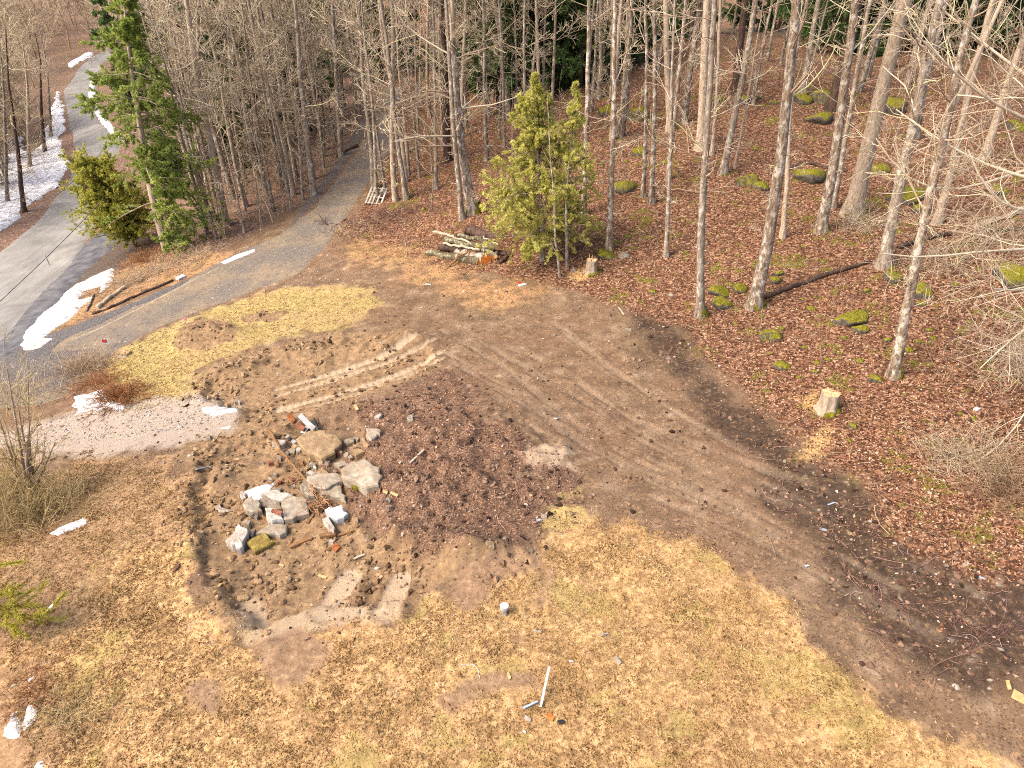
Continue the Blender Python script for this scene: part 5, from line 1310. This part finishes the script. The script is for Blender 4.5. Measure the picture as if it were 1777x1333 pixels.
for p0, p1, wd, th, m, lab, nm, ct in [
 ((1066,1140),(1076,1152),.10,.05,conc,'whitish wood chunk lying in straw right of the stake','wood_chunk','wood chunk'),((1040,1104),(1054,1099),.07,.05,conc,'pinkish stick end in straw between pipe cap and right mud','wood_chunk','wood chunk'),
 ((925,1094),(938,1096),.05,.02,conc_w,'pale scrap just right of the small bare patch','scrap','scrap'),((987,1147),(994,1148),.05,.02,white_m,'white fleck by dark tufts right of the stake top','scrap','scrap'),
 ((910,1244),(920,1250),.09,.04,conc_w,'pale piece below the short blue pipe','scrap','scrap'),((906,1267),(912,1271),.06,.02,conc_w,'small pale piece lowest below the blue pipe','scrap','scrap'),
 ((950,1238),(960,1248),.11,.05,orange_m,'bright orange plastic piece below the white stake','plastic_scrap','scrap'),((968,1254),(978,1252),.09,.04,black_m,'black piece with orange edge beside the orange plastic','plastic_scrap','scrap'),
 ((881,1166),(885,1178),.05,.03,wood_new,'tan wood chip in the bare patch left of the stake','wood_chip','wood chip'),((371,1028),(383,1014),.08,.05,wood_new,'stubby tan wood piece among clods at the pit corner','wood_chunk','wood chunk'),
 ((552,998),(566,1002),.06,.02,wood_new,'yellow chip lying on the clay below the pit','wood_chip','wood chip'),((613,970),(632,962),.08,.03,wood_w,'grey split piece right of the muddy plank','wood_chunk','wood chunk'),
 ((485,979),(492,982),.05,.02,wood_new,'small yellow chip in clods under the turf lump','wood_chip','wood chip'),((900,496),(912,493),.16,.05,white_m,'white plastic bag with a red corner at the leaf edge','plastic_bag','bag'),
 ((898,489),(904,492),.1,.03,red_m,'red corner scrap touching the white bag','plastic_scrap','scrap'),((738,493),(748,494),.12,.03,white_m,'white scrap where the clearing meets the straw','scrap','scrap'),
 ((803,505),(806,506),.09,.06,white_m,'round white fleck in red straw below the log pile','scrap','scrap'),((860,504),(863,505),.08,.05,white_m,'white fleck left of the plastic bag','scrap','scrap'),
 ((1422,917),(1434,920),.08,.03,grey_m,'grey crumpled plastic in the mud track','plastic_scrap','scrap'),((1470,924),(1478,927),.09,.05,stone_tan,'tan stone right of the grey crumpled plastic','stone','stone'),
 ((1464,853),(1468,854),.05,.03,green_m,'tiny bright green scrap at the dark mud edge','plastic_scrap','scrap'),((1437,876),(1449,872),.05,.02,blue_m,'pale bluish scrap beneath the green one','plastic_scrap','scrap'),
 ((1397,983),(1403,981),.06,.02,blue_m,'pale blue scrap in leaves along the mud track','plastic_scrap','scrap'),((1690,999),(1708,1004),.08,.03,grey_m,'long pale plastic shred in dark mud at the right','plastic_scrap','scrap'),
 ((1609,854),(1616,856),.08,.03,conc_w,'pale stone by dark log in leaves near the right brush','stone','stone'),((1692,712),(1698,709),.12,.08,white_m,'white stone on mossy rock at the lower right slope','stone','stone'),
 ((1073,533),(1083,546),.05,.03,wood_w,'white split stick at the top of the dark mud','stick','stick'),((1100,554),(1118,556),.12,.05,bark_dark,'dark short log piece at the top of the dark mud','wood_chunk','wood chunk'),
 ((1085,573),(1095,573),.15,.09,stone_grey,'grey flat stone near the dark short log piece','stone','stone'),((843,944),(856,948),.16,.1,stone_tan,'pale stone on the lower edge of the dark mound','stone','stone'),
 ((938,895),(948,897),.12,.05,conc,'pale orange stone beside the grass tongue','stone','stone'),((932,903),(938,902),.09,.03,blue_m,'bluish scrap next to the pale orange stone','plastic_scrap','scrap'),
 ((220,1210),(160,1180),.03,.02,wood_w,'faded lath in the grass','lath','lath') ]:
    if nm == 'lath': continue
    k_ = .75 if nm in ('scrap', 'plastic_scrap', 'wood_chunk') else 1.
    plank(p0, p1, wd * k_, th * k_, m, lab, nm, ct, conv=ID, l0=.02, l1=.02)
fallen([(800,1154),(821,1152),(830,1163),(833,1178)],.008,.008,white_m,'curved white string lying in the grass left of the stake','string','string',jit=.004,sides=5)
# cables over the road
def cable(pts, r, label):
    P = [at_depth(*p) for p in pts]; g = P[0]
    line = trunk_line([tuple(p - g) for p in P], 24); line[:, 2] -= .5 * np.sin(np.linspace(0, math.pi, 24))
    b = MB(); tubes(b, line[None], np.full((1, 24), r), 6); tag(b.build('utility_cable', cable_m, None, True, loc=g), label, 'cable', 'utility cables over the road')
cable([(-40,560,24),(76,440,30),(186,318,40),(262,180,60)],.02,'nearer thin cable crossing over the paved road and round cedar')
cable([(-60,440,28),(102,331,36),(236,181,58),(300,110,80)],.018,'farther thin cable passing above the snow and the hemlock')
a = at_depth(77, 442, 30.); b = MB(); tubes(b, np.array([[(0, 0, 0), (.06, 0, -.5)]]), np.array([[.03, .03]]), 8, cap=True)
tag(b.build('cable_marker', white_m, None, loc=a), 'short white tag hanging from the nearer cable above the road', 'cable marker')

# brush, shrubs and fallen branches
def brush(px, py, n, ln, spread, mat, label, name='dry_brush', cat='brush', r=.006, lean=(0, 0), flat=.35, wid=.4, arch=.06, twigs=3, seed=1):
    g = G(px, py); rg = np.random.default_rng(seed + int(px)); b = MB()
    o = rg.normal(size=(n, 3)) * np.array([wid, wid * .7, 0]); o[:, 2] = gz(g.x + o[:, 0], g.y + o[:, 1]) - g.z - .03
    d = norm(np.stack([rg.normal(size=n) * spread + lean[0], rg.normal(size=n) * spread + lean[1], np.full(n, flat) + rg.random(n) * .6], -1))
    L = ln * (.5 + .7 * rg.random(n)); P = [o]
    for k in range(5):
        d = norm(d + rg.normal(size=(n, 3)) * .12 + np.array([0, 0, -arch])); q = P[-1] + d * (L / 5)[:, None]
        gzq = gz(g.x + q[:, 0], g.y + q[:, 1]) - g.z + .015
        q[:, 2] = np.maximum(q[:, 2], gzq); P.append(q)
    P = np.stack(P, 1); rr = np.linspace(1, .4, 6)[None] * r * (.7 + .6 * rg.random(n))[:, None]
    tubes(b, P, rr, 3, rg.random(n))
    if twigs:
        P2, r2 = grow(P, rr, n * twigs, .25, 1., .25, .5, 20, 55, -arch * .3, 4, .15, .7, r * .6, None, rg); tubes(b, P2, r2, 3, rg.random(len(P2)))
    return tag(b.build(name, mat, None, True, loc=g), label, cat)
straw_tw = rndmat('dry_weed', [(0, A(190,152,118)), (.5, A(224,194,160)), (1, A(242,220,190))])
orange_tw = rndmat('rusty_weed', [(0, A(130,74,44)), (.5, A(176,116,74)), (1, A(214,160,112))])
purple_tw = rndmat('purple_twig', [(0, A(96,70,62)), (.5, A(136,100,90)), (1, A(180,144,130))])
green_tw = rndmat('olive_twig', [(0, A(164,136,88)), (.5, A(206,178,126)), (1, A(232,208,158))])
brush(150,640,420,1.0,.55,straw_tw,'fan of pale dry weeds beside the red and white marker',r=.006,wid=.45)
brush(165,668,240,.7,.7,orange_tw,'low brown weeds below the pale dry weeds',r=.007,wid=.6)
brush(205,690,420,.7,1.2,orange_tw,'heap of rusty brown brush beside the ragged snow patch',name='brush_pile',cat='brush pile',r=.009,flat=.25,wid=.45)
brush(255,450,320,.8,.9,orange_tw,'rusty dry brush on the bank under the hemlock',r=.008,wid=1.1)
brush(285,465,260,.8,.9,straw_tw,'pale dry brush on the bank above the white box',r=.008,wid=1.0)
brush(225,490,260,.8,.9,straw_tw,'pale straw brush above the ditch logs',r=.008,wid=.9)
brush(340,440,200,.7,.9,straw_tw,'pale grassy brush at the driveway edge right of the hemlock',r=.008,wid=.8)
brush(1690,805,150,1.0,.8,straw_tw,'pale twiggy bush on leaves at the right edge',name='bare_shrub',cat='shrub',r=.006,wid=.5)
brush(1650,790,120,.9,.9,twig_pale,'arching pale twigs left of the bush at the right edge',name='bare_shrub',cat='shrub',r=.006,wid=.4)
brush(1740,860,120,1.3,.6,twig_brown,'thin upright brown shrub right of the pale twiggy bush',name='bare_shrub',cat='shrub',r=.007,wid=.4)
brush(1755,640,140,1.6,.7,twig_pale,'pale bare shrub at the right edge under the reaching limbs',name='bare_shrub',cat='shrub',r=.007,wid=.7)
brush(1740,420,160,1.6,.8,twig_pale,'pale bare shrub around the fallen logs at the right edge',name='bare_shrub',cat='shrub',r=.008,wid=1.0)
brush(1630,460,110,1.3,.8,twig_pale,'pale tangled shrub between two leaning trees',name='bare_shrub',cat='shrub',r=.008,wid=.7)
brush(1490,395,90,1.2,.7,twig_pale,'pale tangled shrub right of the thick smooth trunk',name='bare_shrub',cat='shrub',r=.008,wid=.5)
brush(985,440,120,1.6,.35,twig_brown,'brown dead twigs around the thin cedar stem',name='bare_shrub',cat='shrub',r=.006,wid=.25,flat=1.0)
brush(650,385,220,.8,1.1,purple_tw,'purplish twiggy brush on the leaves below the pallet',r=.008,wid=1.1,flat=.15)
brush(700,372,160,.8,1.1,purple_tw,'purplish low brush left of the log pile',r=.008,wid=1.0,flat=.15)
brush(610,400,90,.7,1.1,straw_tw,'straw coloured brush at the driveway bend',r=.008,wid=.7,flat=.15)
brush(405,300,90,1.2,.7,straw_tw,'dry beech leaves and twigs low in the left wood',name='bare_shrub',cat='shrub',r=.012,wid=1.0)
brush(505,322,60,1.0,.8,orange_tw,'orange dry leaves and twigs at the crooked trunk',name='bare_shrub',cat='shrub',r=.012,wid=.6)
brush(65,1195,160,.4,1.2,orange_tw,'dark tufted weeds between snow scraps at the left edge',r=.006,wid=.5,flat=.2)
brush(110,1235,200,.4,1.2,green_tw,'yellowish tufted grass heap above the lower left corner',r=.006,wid=.4,flat=.25)
# multi-stemmed shrub at the left edge
def multi_stem(px, py, tips, r, label, twn, mat, ln, sd):
    g = G(px, py); rg = np.random.default_rng(sd); root = empty('bare_shrub', g)
    Ls, Rs = [], []
    for (x, y, dy) in tips:
        t = at_depth(x, y, g.y + dy) - g
        Ls.append(trunk_line([(rg.normal() * .06, rg.normal() * .06, -.1), tuple(t * .35 + Vector((rg.normal() * .1, 0, .1))), tuple(t)], 10)); Rs.append(np.linspace(r, r * .25, 10))
    P, rr = np.stack(Ls), np.stack(Rs); b = MB(); tubes(b, P, rr, 7); b.build('stems', bark_pale, root, True)
    b = MB(); P1, r1 = grow(P, rr, twn, .12, 1., ln[0], ln[1], 20, 55, .05, 6, .12, .45, .006, None, rg); tubes(b, P1, r1, 4, rg.random(twn))
    P2, r2 = grow(P1, r1, twn * 5, .1, 1., .35, .7, 20, 55, .03, 4, .15, .6, .0045, None, rg); tubes(b, P2, r2, 3, rg.random(twn * 5))
    b.build('crown', mat, root, True)
    return tag(root, label, 'shrub')
multi_stem(55,868,[(12,640,.4),(48,655,.2),(30,700,0),(52,720,-.2),(95,770,.1),(-10,700,.3)],.055,'tall multi stemmed bare shrub with olive twigs at the left edge',60,green_tw,(.25,.5),5)
brush(45,900,520,1.3,.5,green_tw,'dense straw coloured thicket round the foot of the tall left shrub',name='bare_shrub',cat='shrub',r=.006,wid=.7,flat=.8)
brush(5,880,380,1.5,.4,green_tw,'straw coloured thicket cut by the left edge',name='bare_shrub',cat='shrub',r=.006,wid=.6,flat=.9)
brush(20,690,120,1.4,.3,twig_tan,'thin upright weeds before the road end at the left edge',r=.008,wid=1.2,flat=1.)
# fallen twiggy branches
def branch(pts, r, n2, n3, mat, label, lift=.03, ln=(.25, .5), seed=3):
    P = [up_pt(x, y, lift) for x, y in pts]; g = P[0]; rg = np.random.default_rng(seed)
    line = trunk_line([tuple(p - g) for p in P], 12); line[1:-1] += rg.normal(size=(10, 3)) * .02
    rad = np.linspace(r, r * .4, 12); b = MB(); tubes(b, line[None], rad[None], 5, .5)
    L = np.linalg.norm(line[-1])
    if n2:
        P2, r2 = grow(line[None], rad[None], n2, .15, 1., L * ln[0], L * ln[1], 15, 45, -.05, 6, .12, .5, r * .35, None, rg)
        P2[..., 2] = np.maximum(P2[..., 2], gz(P2[..., 0] + g.x, P2[..., 1] + g.y) - g.z + .01); tubes(b, P2, r2, 4, rg.random(n2))
        if n3:
            P3, r3 = grow(P2, r2, n2 * n3, .2, 1., .3, .6, 20, 50, -.03, 4, .12, .6, r * .25, None, rg)
            P3[..., 2] = np.maximum(P3[..., 2], gz(P3[..., 0] + g.x, P3[..., 1] + g.y) - g.z + .008); tubes(b, P3, r3, 3, rg.random(len(P3)))
    return tag(b.build('fallen_branch', mat, None, True, loc=g), label, 'branch')
branch([(1590,1172),(1650,1140),(1700,1110),(1745,1082)],.010,18,4,purple_tw,'big purplish twiggy branch lying at the lower right corner of the mud')
branch([(1470,995),(1500,1010),(1540,1040),(1575,1062)],.012,10,3,purple_tw,'purplish branch lying in the mud track')
branch([(1470,1070),(1510,1090),(1545,1120),(1570,1155)],.010,12,3,purple_tw,'thin branch lying where mud meets straw on the right')
branch([(1620,1060),(1660,1075),(1700,1100)],.010,10,3,purple_tw,'thin purplish branch above the big twiggy one')
branch([(1405,1168),(1410,1190),(1430,1212),(1462,1222)],.008,0,0,twig_pale,'long curved bare stem in the straw at the lower right')
branch([(1258,1090),(1270,1108),(1283,1125)],.006,2,0,twig_brown,'short thin stem on bare ground in the straw')
branch([(600,380),(580,394),(565,390),(556,384)],.03,12,4,bark_dark,'dark twiggy branch lying on the driveway edge')
branch([(1275,588),(1300,592),(1335,597),(1360,590)],.012,4,0,bark_dark,'dark thin branch lying below the square mossy rock')
branch([(1318,505),(1322,535),(1318,585)],.014,5,2,twig_pale,'pale broken stem standing by the blotchy leaning tree')
branch([(1510,845),(1535,830),(1555,818)],.02,3,1,twig_brown,'brown branch at the dark mud edge near the right bush')
branch([(1600,770),(1620,752),(1650,745)],.012,4,1,twig_pale,'pale thin branch on leaves right of the big stump')
branch([(1560,720),(1570,735),(1580,765)],.010,3,1,twig_pale,'pale twig standing in leaves below the leaning tree')
branch([(1100,640),(1130,625),(1160,612)],.012,4,1,twig_brown,'thin branch on the dark rubble under the leaf edge')
branch([(1000,170),(1080,240),(1160,260)],.02,6,2,bark_dark,'dark dead branch caught low among the slim blotched trees',lift=.4)
branch([(1420,640),(1425,600),(1440,560),(1450,500)],.012,4,1,twig_brown,'thin leaning sapling stem before the wide mossy cluster',lift=.2)

# young pine at the left edge, only its bough tips in view
g = G(-110, 1110); root = empty('pine_tree', g); h = 3.6
b = MB(); line = trunk_line([(0, 0, -.2), (.05, 0, 1.5), (0, 0, h)], 10); tubes(b, line[None], np.linspace(.07, .01, 10)[None], 8); b.build('trunk', bark_grey, root, True)
rg = np.random.default_rng(411); Ls = []
for (x, y, dy) in ((78,1068,-.1),(40,975,.4),(38,1030,.1),(30,1085,-.3),(62,1050,.0)):
    t = at_depth(x, y, g.y + dy) - g; s = np.array([0, 0, min(max(t.z - .25, .4), h - .4)])
    Ls.append(trunk_line([tuple(s), tuple(s * .4 + np.array(t) * .6 + np.array([0, 0, .05])), tuple(t)], 8))
for k in range(18):
    z = .5 + 2.9 * rg.random(); a = 1.2 + 4.4 * rg.random(); l = (1.15 - z / h * .8)
    Ls.append(trunk_line([(0, 0, z), (math.cos(a) * l * .5, math.sin(a) * l * .5, z + .1), (math.cos(a) * l, math.sin(a) * l, z + .3)], 8))
P = np.stack(Ls); rr = np.linspace(.02, .006, 8)[None].repeat(len(P), 0); b = MB(); tubes(b, P, rr, 4)
P2, r2 = grow(P, rr, len(P) * 5, .4, 1., .25, .4, 30, 55, .05, 5, .08, .6, .004, None, rg); tubes(b, P2, r2, 3); b.build('branches', bark_grey, root, True)
fb = MB()
for PP, cnt in ((P[:, 4:], 9000), (P2, 22000)):
    n = cnt; pi = rg.integers(0, len(PP), n); kk = PP.shape[1] - 1; tq = rg.random(n) * (kk - .01); i = tq.astype(int); u = (tq - i)[:, None]
    p = PP[pi, i] * (1 - u) + PP[pi, i + 1] * u; T = norm(PP[pi, i + 1] - PP[pi, i]); d = norm(T * .9 + norm(rg.normal(size=(n, 3))) * .8)
    sd = norm(np.cross(d, rg.normal(size=(n, 3)))) * .0075; e = p + d * (.10 + .06 * rg.random(n))[:, None]
    fb.add(np.stack([p - sd, p + sd, e], 1).reshape(-1, 3), np.arange(n * 3).reshape(n, 3), rg.random(n))
leaf_young = rndmat('young_pine_needle', [(0, A(184,172,50)), (.5, A(226,212,88)), (1, A(244,234,140))], .9, .4)
fb.build('crown', leaf_young, root)
tag(root, 'young yellow green pine whose bough tips reach in at the left edge', 'tree')

# ------------------------------------------------------------------ litter nobody could count
def spread(n, kx=(-20, 34), ky=(7, 48), fall=14.):
    """ground points, denser near the clearing"""
    out = []; tot = 0; rg = rng
    while tot < n:
        y = ky[0] + (ky[1] - ky[0]) * rg.random(n * 2); x = kx[0] + (kx[1] - kx[0]) * rg.random(n * 2)
        keep = (rg.random(n * 2) < np.minimum(1, (fall / np.maximum(y, fall)) ** 1.6)) & (np.abs(x) < .85 * y + 3)
        q = np.stack([x[keep], y[keep]], -1); out.append(q); tot += len(q)
    return np.concatenate(out)[:n]
def pick(n, w, thr=.35, **kw):
    q = spread(n, **kw); v = lookup(w, q[:, 0], q[:, 1])
    return q[rng.random(len(q)) < np.clip((v - thr) / (1 - thr), 0, 1)]
nostand = np.maximum(MASK['gravel'], MASK['shoulder'])
# leaves
def leaves(name, q, mat, smin, smax, label, tilt=.45, lift=.012):
    n = len(q); z = gz(q[:, 0], q[:, 1]) + lift; c = np.stack([q[:, 0], q[:, 1], z], -1)
    a = rng.random(n) * 6.283; s = smin + (smax - smin) * rng.random(n) ** 1.5
    N = norm(np.stack([rng.normal(size=n) * tilt, rng.normal(size=n) * tilt, np.ones(n)], -1))
    u = norm(np.cross(N, np.stack([np.cos(a), np.sin(a), np.zeros(n)], -1))); v = np.cross(N, u)
    l, w_ = s[:, None], (s * (.45 + .25 * rng.random(n)))[:, None]
    curl = (rng.random(n) * .35 * s)[:, None] * N
    V = np.stack([c - u * l * .5 + curl, c + v * w_ * .5, c + u * l * .5 + curl * .8, c - v * w_ * .5], 1)
    V[..., 2] = np.maximum(V[..., 2], gz(V[..., 0], V[..., 1]) + .004)
    b = MB(); i = np.arange(n) * 4
    b.add(V.reshape(-1, 3), np.stack([np.stack([i, i + 1, i + 3], -1), np.stack([i + 1, i + 2, i + 3], -1)], 1).reshape(-1, 3), np.repeat(rng.random(n), 2))
    return tag(b.build(name, mat), label, 'leaf litter', kind='stuff')
m_leaf = rndmat('dead_leaf', [(0, A(44,24,16)), (.24, A(100,62,42)), (.52, A(162,110,82)), (.82, A(198,148,116)), (1, A(238,202,174))])  # low end deepened so the darkest leaves stand in for shaded gaps
m_leaf2 = rndmat('faded_leaf', [(0, A(104,70,52)), (.5, A(160,118,92)), (1, A(214,176,146))])
wl = np.clip(MASK['leaf'] + .35 * MASK['dark'] * (fbm(X, Y, 1.2, 3, 71) > .02), 0, 1) * (1 - nostand)
leaves('leaf_litter', pick(320000, wl, .25), m_leaf, .04, .095, 'orange brown dead leaves carpeting the slope')
wl2 = np.clip(MASK['leafl'] + .5 * MASK['verge'] + .3 * MASK['mound'] + .12 * (MASK['leaf'] < .3) * (MASK['straw'] < .4) * (fbm(X, Y, .9, 3, 72) > 0), 0, 1) * (1 - nostand)
leaves('leaf_litter', pick(110000, wl2, .05, kx=(-26, 24)), m_leaf2, .05, .12, 'faded leaves and bits scattered over mud and the left wood floor')
wl3 = np.clip(MASK['straw'], 0, 1) * (fbm(X, Y, 1.4, 3, 73) > .03) * .5
leaves('leaf_litter', pick(26000, wl3, .0, ky=(6, 22)), m_leaf, .03, .07, 'scattered brown leaves caught in the straw grass')
# dead grass
def blades(name, q, mat, ln, wd, label, per=5, flat=.5, tone=None):
    n = len(q); b = MB(); t0 = rng.random(n) if tone is None else tone
    z = gz(q[:, 0], q[:, 1]); c = np.stack([q[:, 0], q[:, 1], z - .01], -1)
    for k in range(per):
        a = rng.random(n) * 6.283; L = ln * (.5 + .8 * rng.random(n)); el = flat * (.15 + rng.random(n))
        d = np.stack([np.cos(a) * np.cos(el), np.sin(a) * np.cos(el), np.sin(el)], -1)
        s = np.stack([-np.sin(a), np.cos(a), np.zeros(n)], -1) * (wd * (.6 + .8 * rng.random(n)))[:, None] / 2
        o = c + rng.normal(size=(n, 3)) * np.array([.03, .03, 0])
        m = o + d * (L * .55)[:, None]; e = o + d * L[:, None]; e[:, 2] = np.maximum(o[:, 2] + .012, e[:, 2] - L * .35)
        V = np.stack([o - s, o + s, m + s * .8, e, m - s * .8], 1).reshape(-1, 3)
        b.add(V, np.arange(n * 5).reshape(n, 5), np.clip(t0 * .65 + rng.random(n) * .35, 0, 1))
    return tag(b.build(name, mat), label, 'grass', kind='stuff')
m_straw = rndmat('straw_blade', [(0, A(66,44,26)), (.2, A(152,114,70)), (.5, A(224,182,124)), (.85, A(250,218,168)), (1, A(198,184,90))])
m_lawn = rndmat('lawn_blade', [(0, A(120,92,56)), (.4, A(190,160,104)), (.75, A(220,194,136)), (1, A(176,172,90))])
ws = MASK['straw'] * (1 - bare) * np.clip(.75 + 1.6 * fbm(X, Y, .6, 4, 74), .05, 1)
q = pick(230000, ws, .1, ky=(6, 26), kx=(-18, 20))
tn = np.clip(.5 + 1.5 * fbm(q[:, 0], q[:, 1], .8, 4, 75) + .15 * rng.normal(size=len(q)), 0, 1)
blades('dead_grass', q, m_straw, .075, .007, 'straw coloured dead grass of the foreground', 5, .7, tn)
q = pick(28000, ws * (fbm(X, Y, .5, 3, 77) > .03), .1, ky=(6, 26), kx=(-18, 20))
blades('grass_tufts', q, m_straw, .13, .010, 'taller tufts of dead grass standing out of the matted straw', 6, .95, np.clip(.58 + 1.2 * fbm(q[:, 0], q[:, 1], .5, 3, 78) + .1 * rng.normal(size=len(q)), 0, 1))
q = pick(110000, np.maximum(MASK['lawn'], np.maximum(.8 * MASK['straw2'], .5 * MASK['verge'])) * (1 - nostand), .1, ky=(16, 42), kx=(-26, 8))
blades('lawn_grass', q, m_lawn, .08, .010, 'yellowish winter lawn along the driveway', 4, .8)
# clods, pebbles and rubble crumbs
def lumps(name, q, smin, smax, mat, label, cat, flat=.7, pw=2.5, sub=ICO1):
    n = len(q); V0, F0 = sub; b = MB(); m = len(V0)
    s = smin + (smax - smin) * rng.random(n) ** pw
    K = 1 + .28 * rng.normal(size=(n, m))
    V = V0[None] * K[..., None] * s[:, None, None] * np.stack([1 + .3 * rng.normal(size=n), 1 + .3 * rng.normal(size=n), np.full(n, flat)], -1)[:, None, :]
    V = V + np.stack([q[:, 0], q[:, 1], gz(q[:, 0], q[:, 1]) + s * .25], -1)[:, None, :]
    b.add(V.reshape(-1, 3), (F0[None] + (np.arange(n) * m)[:, None, None]).reshape(-1, 3), np.repeat(rng.random(n), len(F0)))
    return tag(b.build(name, mat), label, cat, kind='stuff')
m_clod = rndmat('clay_clod', [(0, A(90,66,46)), (.5, A(152,120,88)), (1, A(196,162,124))])
m_dclod = rndmat('dark_clod', [(0, A(36,22,16)), (.4, A(102,74,58)), (1, A(168,134,112))])  # darkest crumbs also stand in for shade in the soil's hollows
m_peb = rndmat('pebble', [(0, A(110,98,90)), (.6, A(164,150,136)), (.92, A(190,176,160)), (1, A(220,212,202))])
wc = MASK['clay'] * (1 - MASK['mound']) * np.clip(.45 + 2.2 * fbm(X, Y, .9, 3, 81), 0, 1) * (1 - RUTL)
lumps('dirt_clods', pick(42000, wc, .05, ky=(8, 28), kx=(-14, 6)), .010, .09, m_clod, 'tan clay clods thrown up round the diggings', 'clods', pw=4)
wd_ = np.clip(MASK['mound'] + .5 * MASK['dark'] + .10 * (1 - MASK['leaf']) * (1 - MASK['straw']) * (1 - MASK['lawn']), 0, 1) * (1 - nostand)
lumps('dirt_clods', pick(30000, wd_, .02, ky=(8, 30)), .01, .07, m_dclod, 'dark crumbs of soil over the mound and mud', 'clods', pw=3.5)
wp = np.clip(.35 * MASK['mound'] + .5 * MASK['dark'] + .15 * MASK['clay'] + .12 * (1 - MASK['leaf']) * (1 - MASK['straw']), 0, 1)
lumps('pebbles', pick(6500, wp, .02, ky=(8, 32)), .012, .055, m_peb, 'pale pebbles scattered over the bare mud', 'pebbles', pw=3.)
m_gst = rndmat('gravel_stone', [(0, A(124,116,112)), (.5, A(168,158,150)), (.9, A(206,198,190)), (1, A(230,222,214))])
wg = np.clip(MASK['gravel'] * .5 + MASK['pad'] * .6, 0, 1)
lumps('gravel', pick(30000, wg, .05, ky=(18, 45), kx=(-30, -3)), .012, .04, m_gst, 'loose grey gravel on the driveway and pad', 'gravel', pw=2.)
# twigs on the ground
def sticks(name, q, lmin, lmax, r, mat, label):
    n = len(q); a = rng.random(n) * 6.283; L = lmin + (lmax - lmin) * rng.random(n) ** 2
    P = []
    dx, dy = np.cos(a), np.sin(a); bend = rng.normal(size=n) * .15
    for k in range(4):
        t = (k / 3 - .5); x = q[:, 0] + dx * L * t - dy * L * bend * (t * t * 4); y = q[:, 1] + dy * L * t + dx * L * bend * (t * t * 4)
        P.append(np.stack([x, y, gz(x, y) + .02 + .04 * rng.random(n)], -1))
    b = MB(); tubes(b, np.stack(P, 1), np.full((n, 4), r) * (.6 + .8 * rng.random(n))[:, None], 3, rng.random(n))
    return tag(b.build(name, mat), label, 'twigs', kind='stuff')
sticks('fallen_twigs', pick(3600, np.maximum(MASK['leaf'], .7 * MASK['leafl']) * (1 - nostand), .2), .2, 1.0, .006, twig_brown, 'brown fallen twigs strewn over the leaf litter')
sticks('fallen_twigs', pick(5000, np.clip(MASK['dark'] + .8 * MASK['mound'] + .1, 0, 1) * (1 - MASK['straw']) * (1 - nostand), .05, ky=(8, 30)), .12, .7, .006, purple_tw, 'thin purplish twigs mixed into the mud')
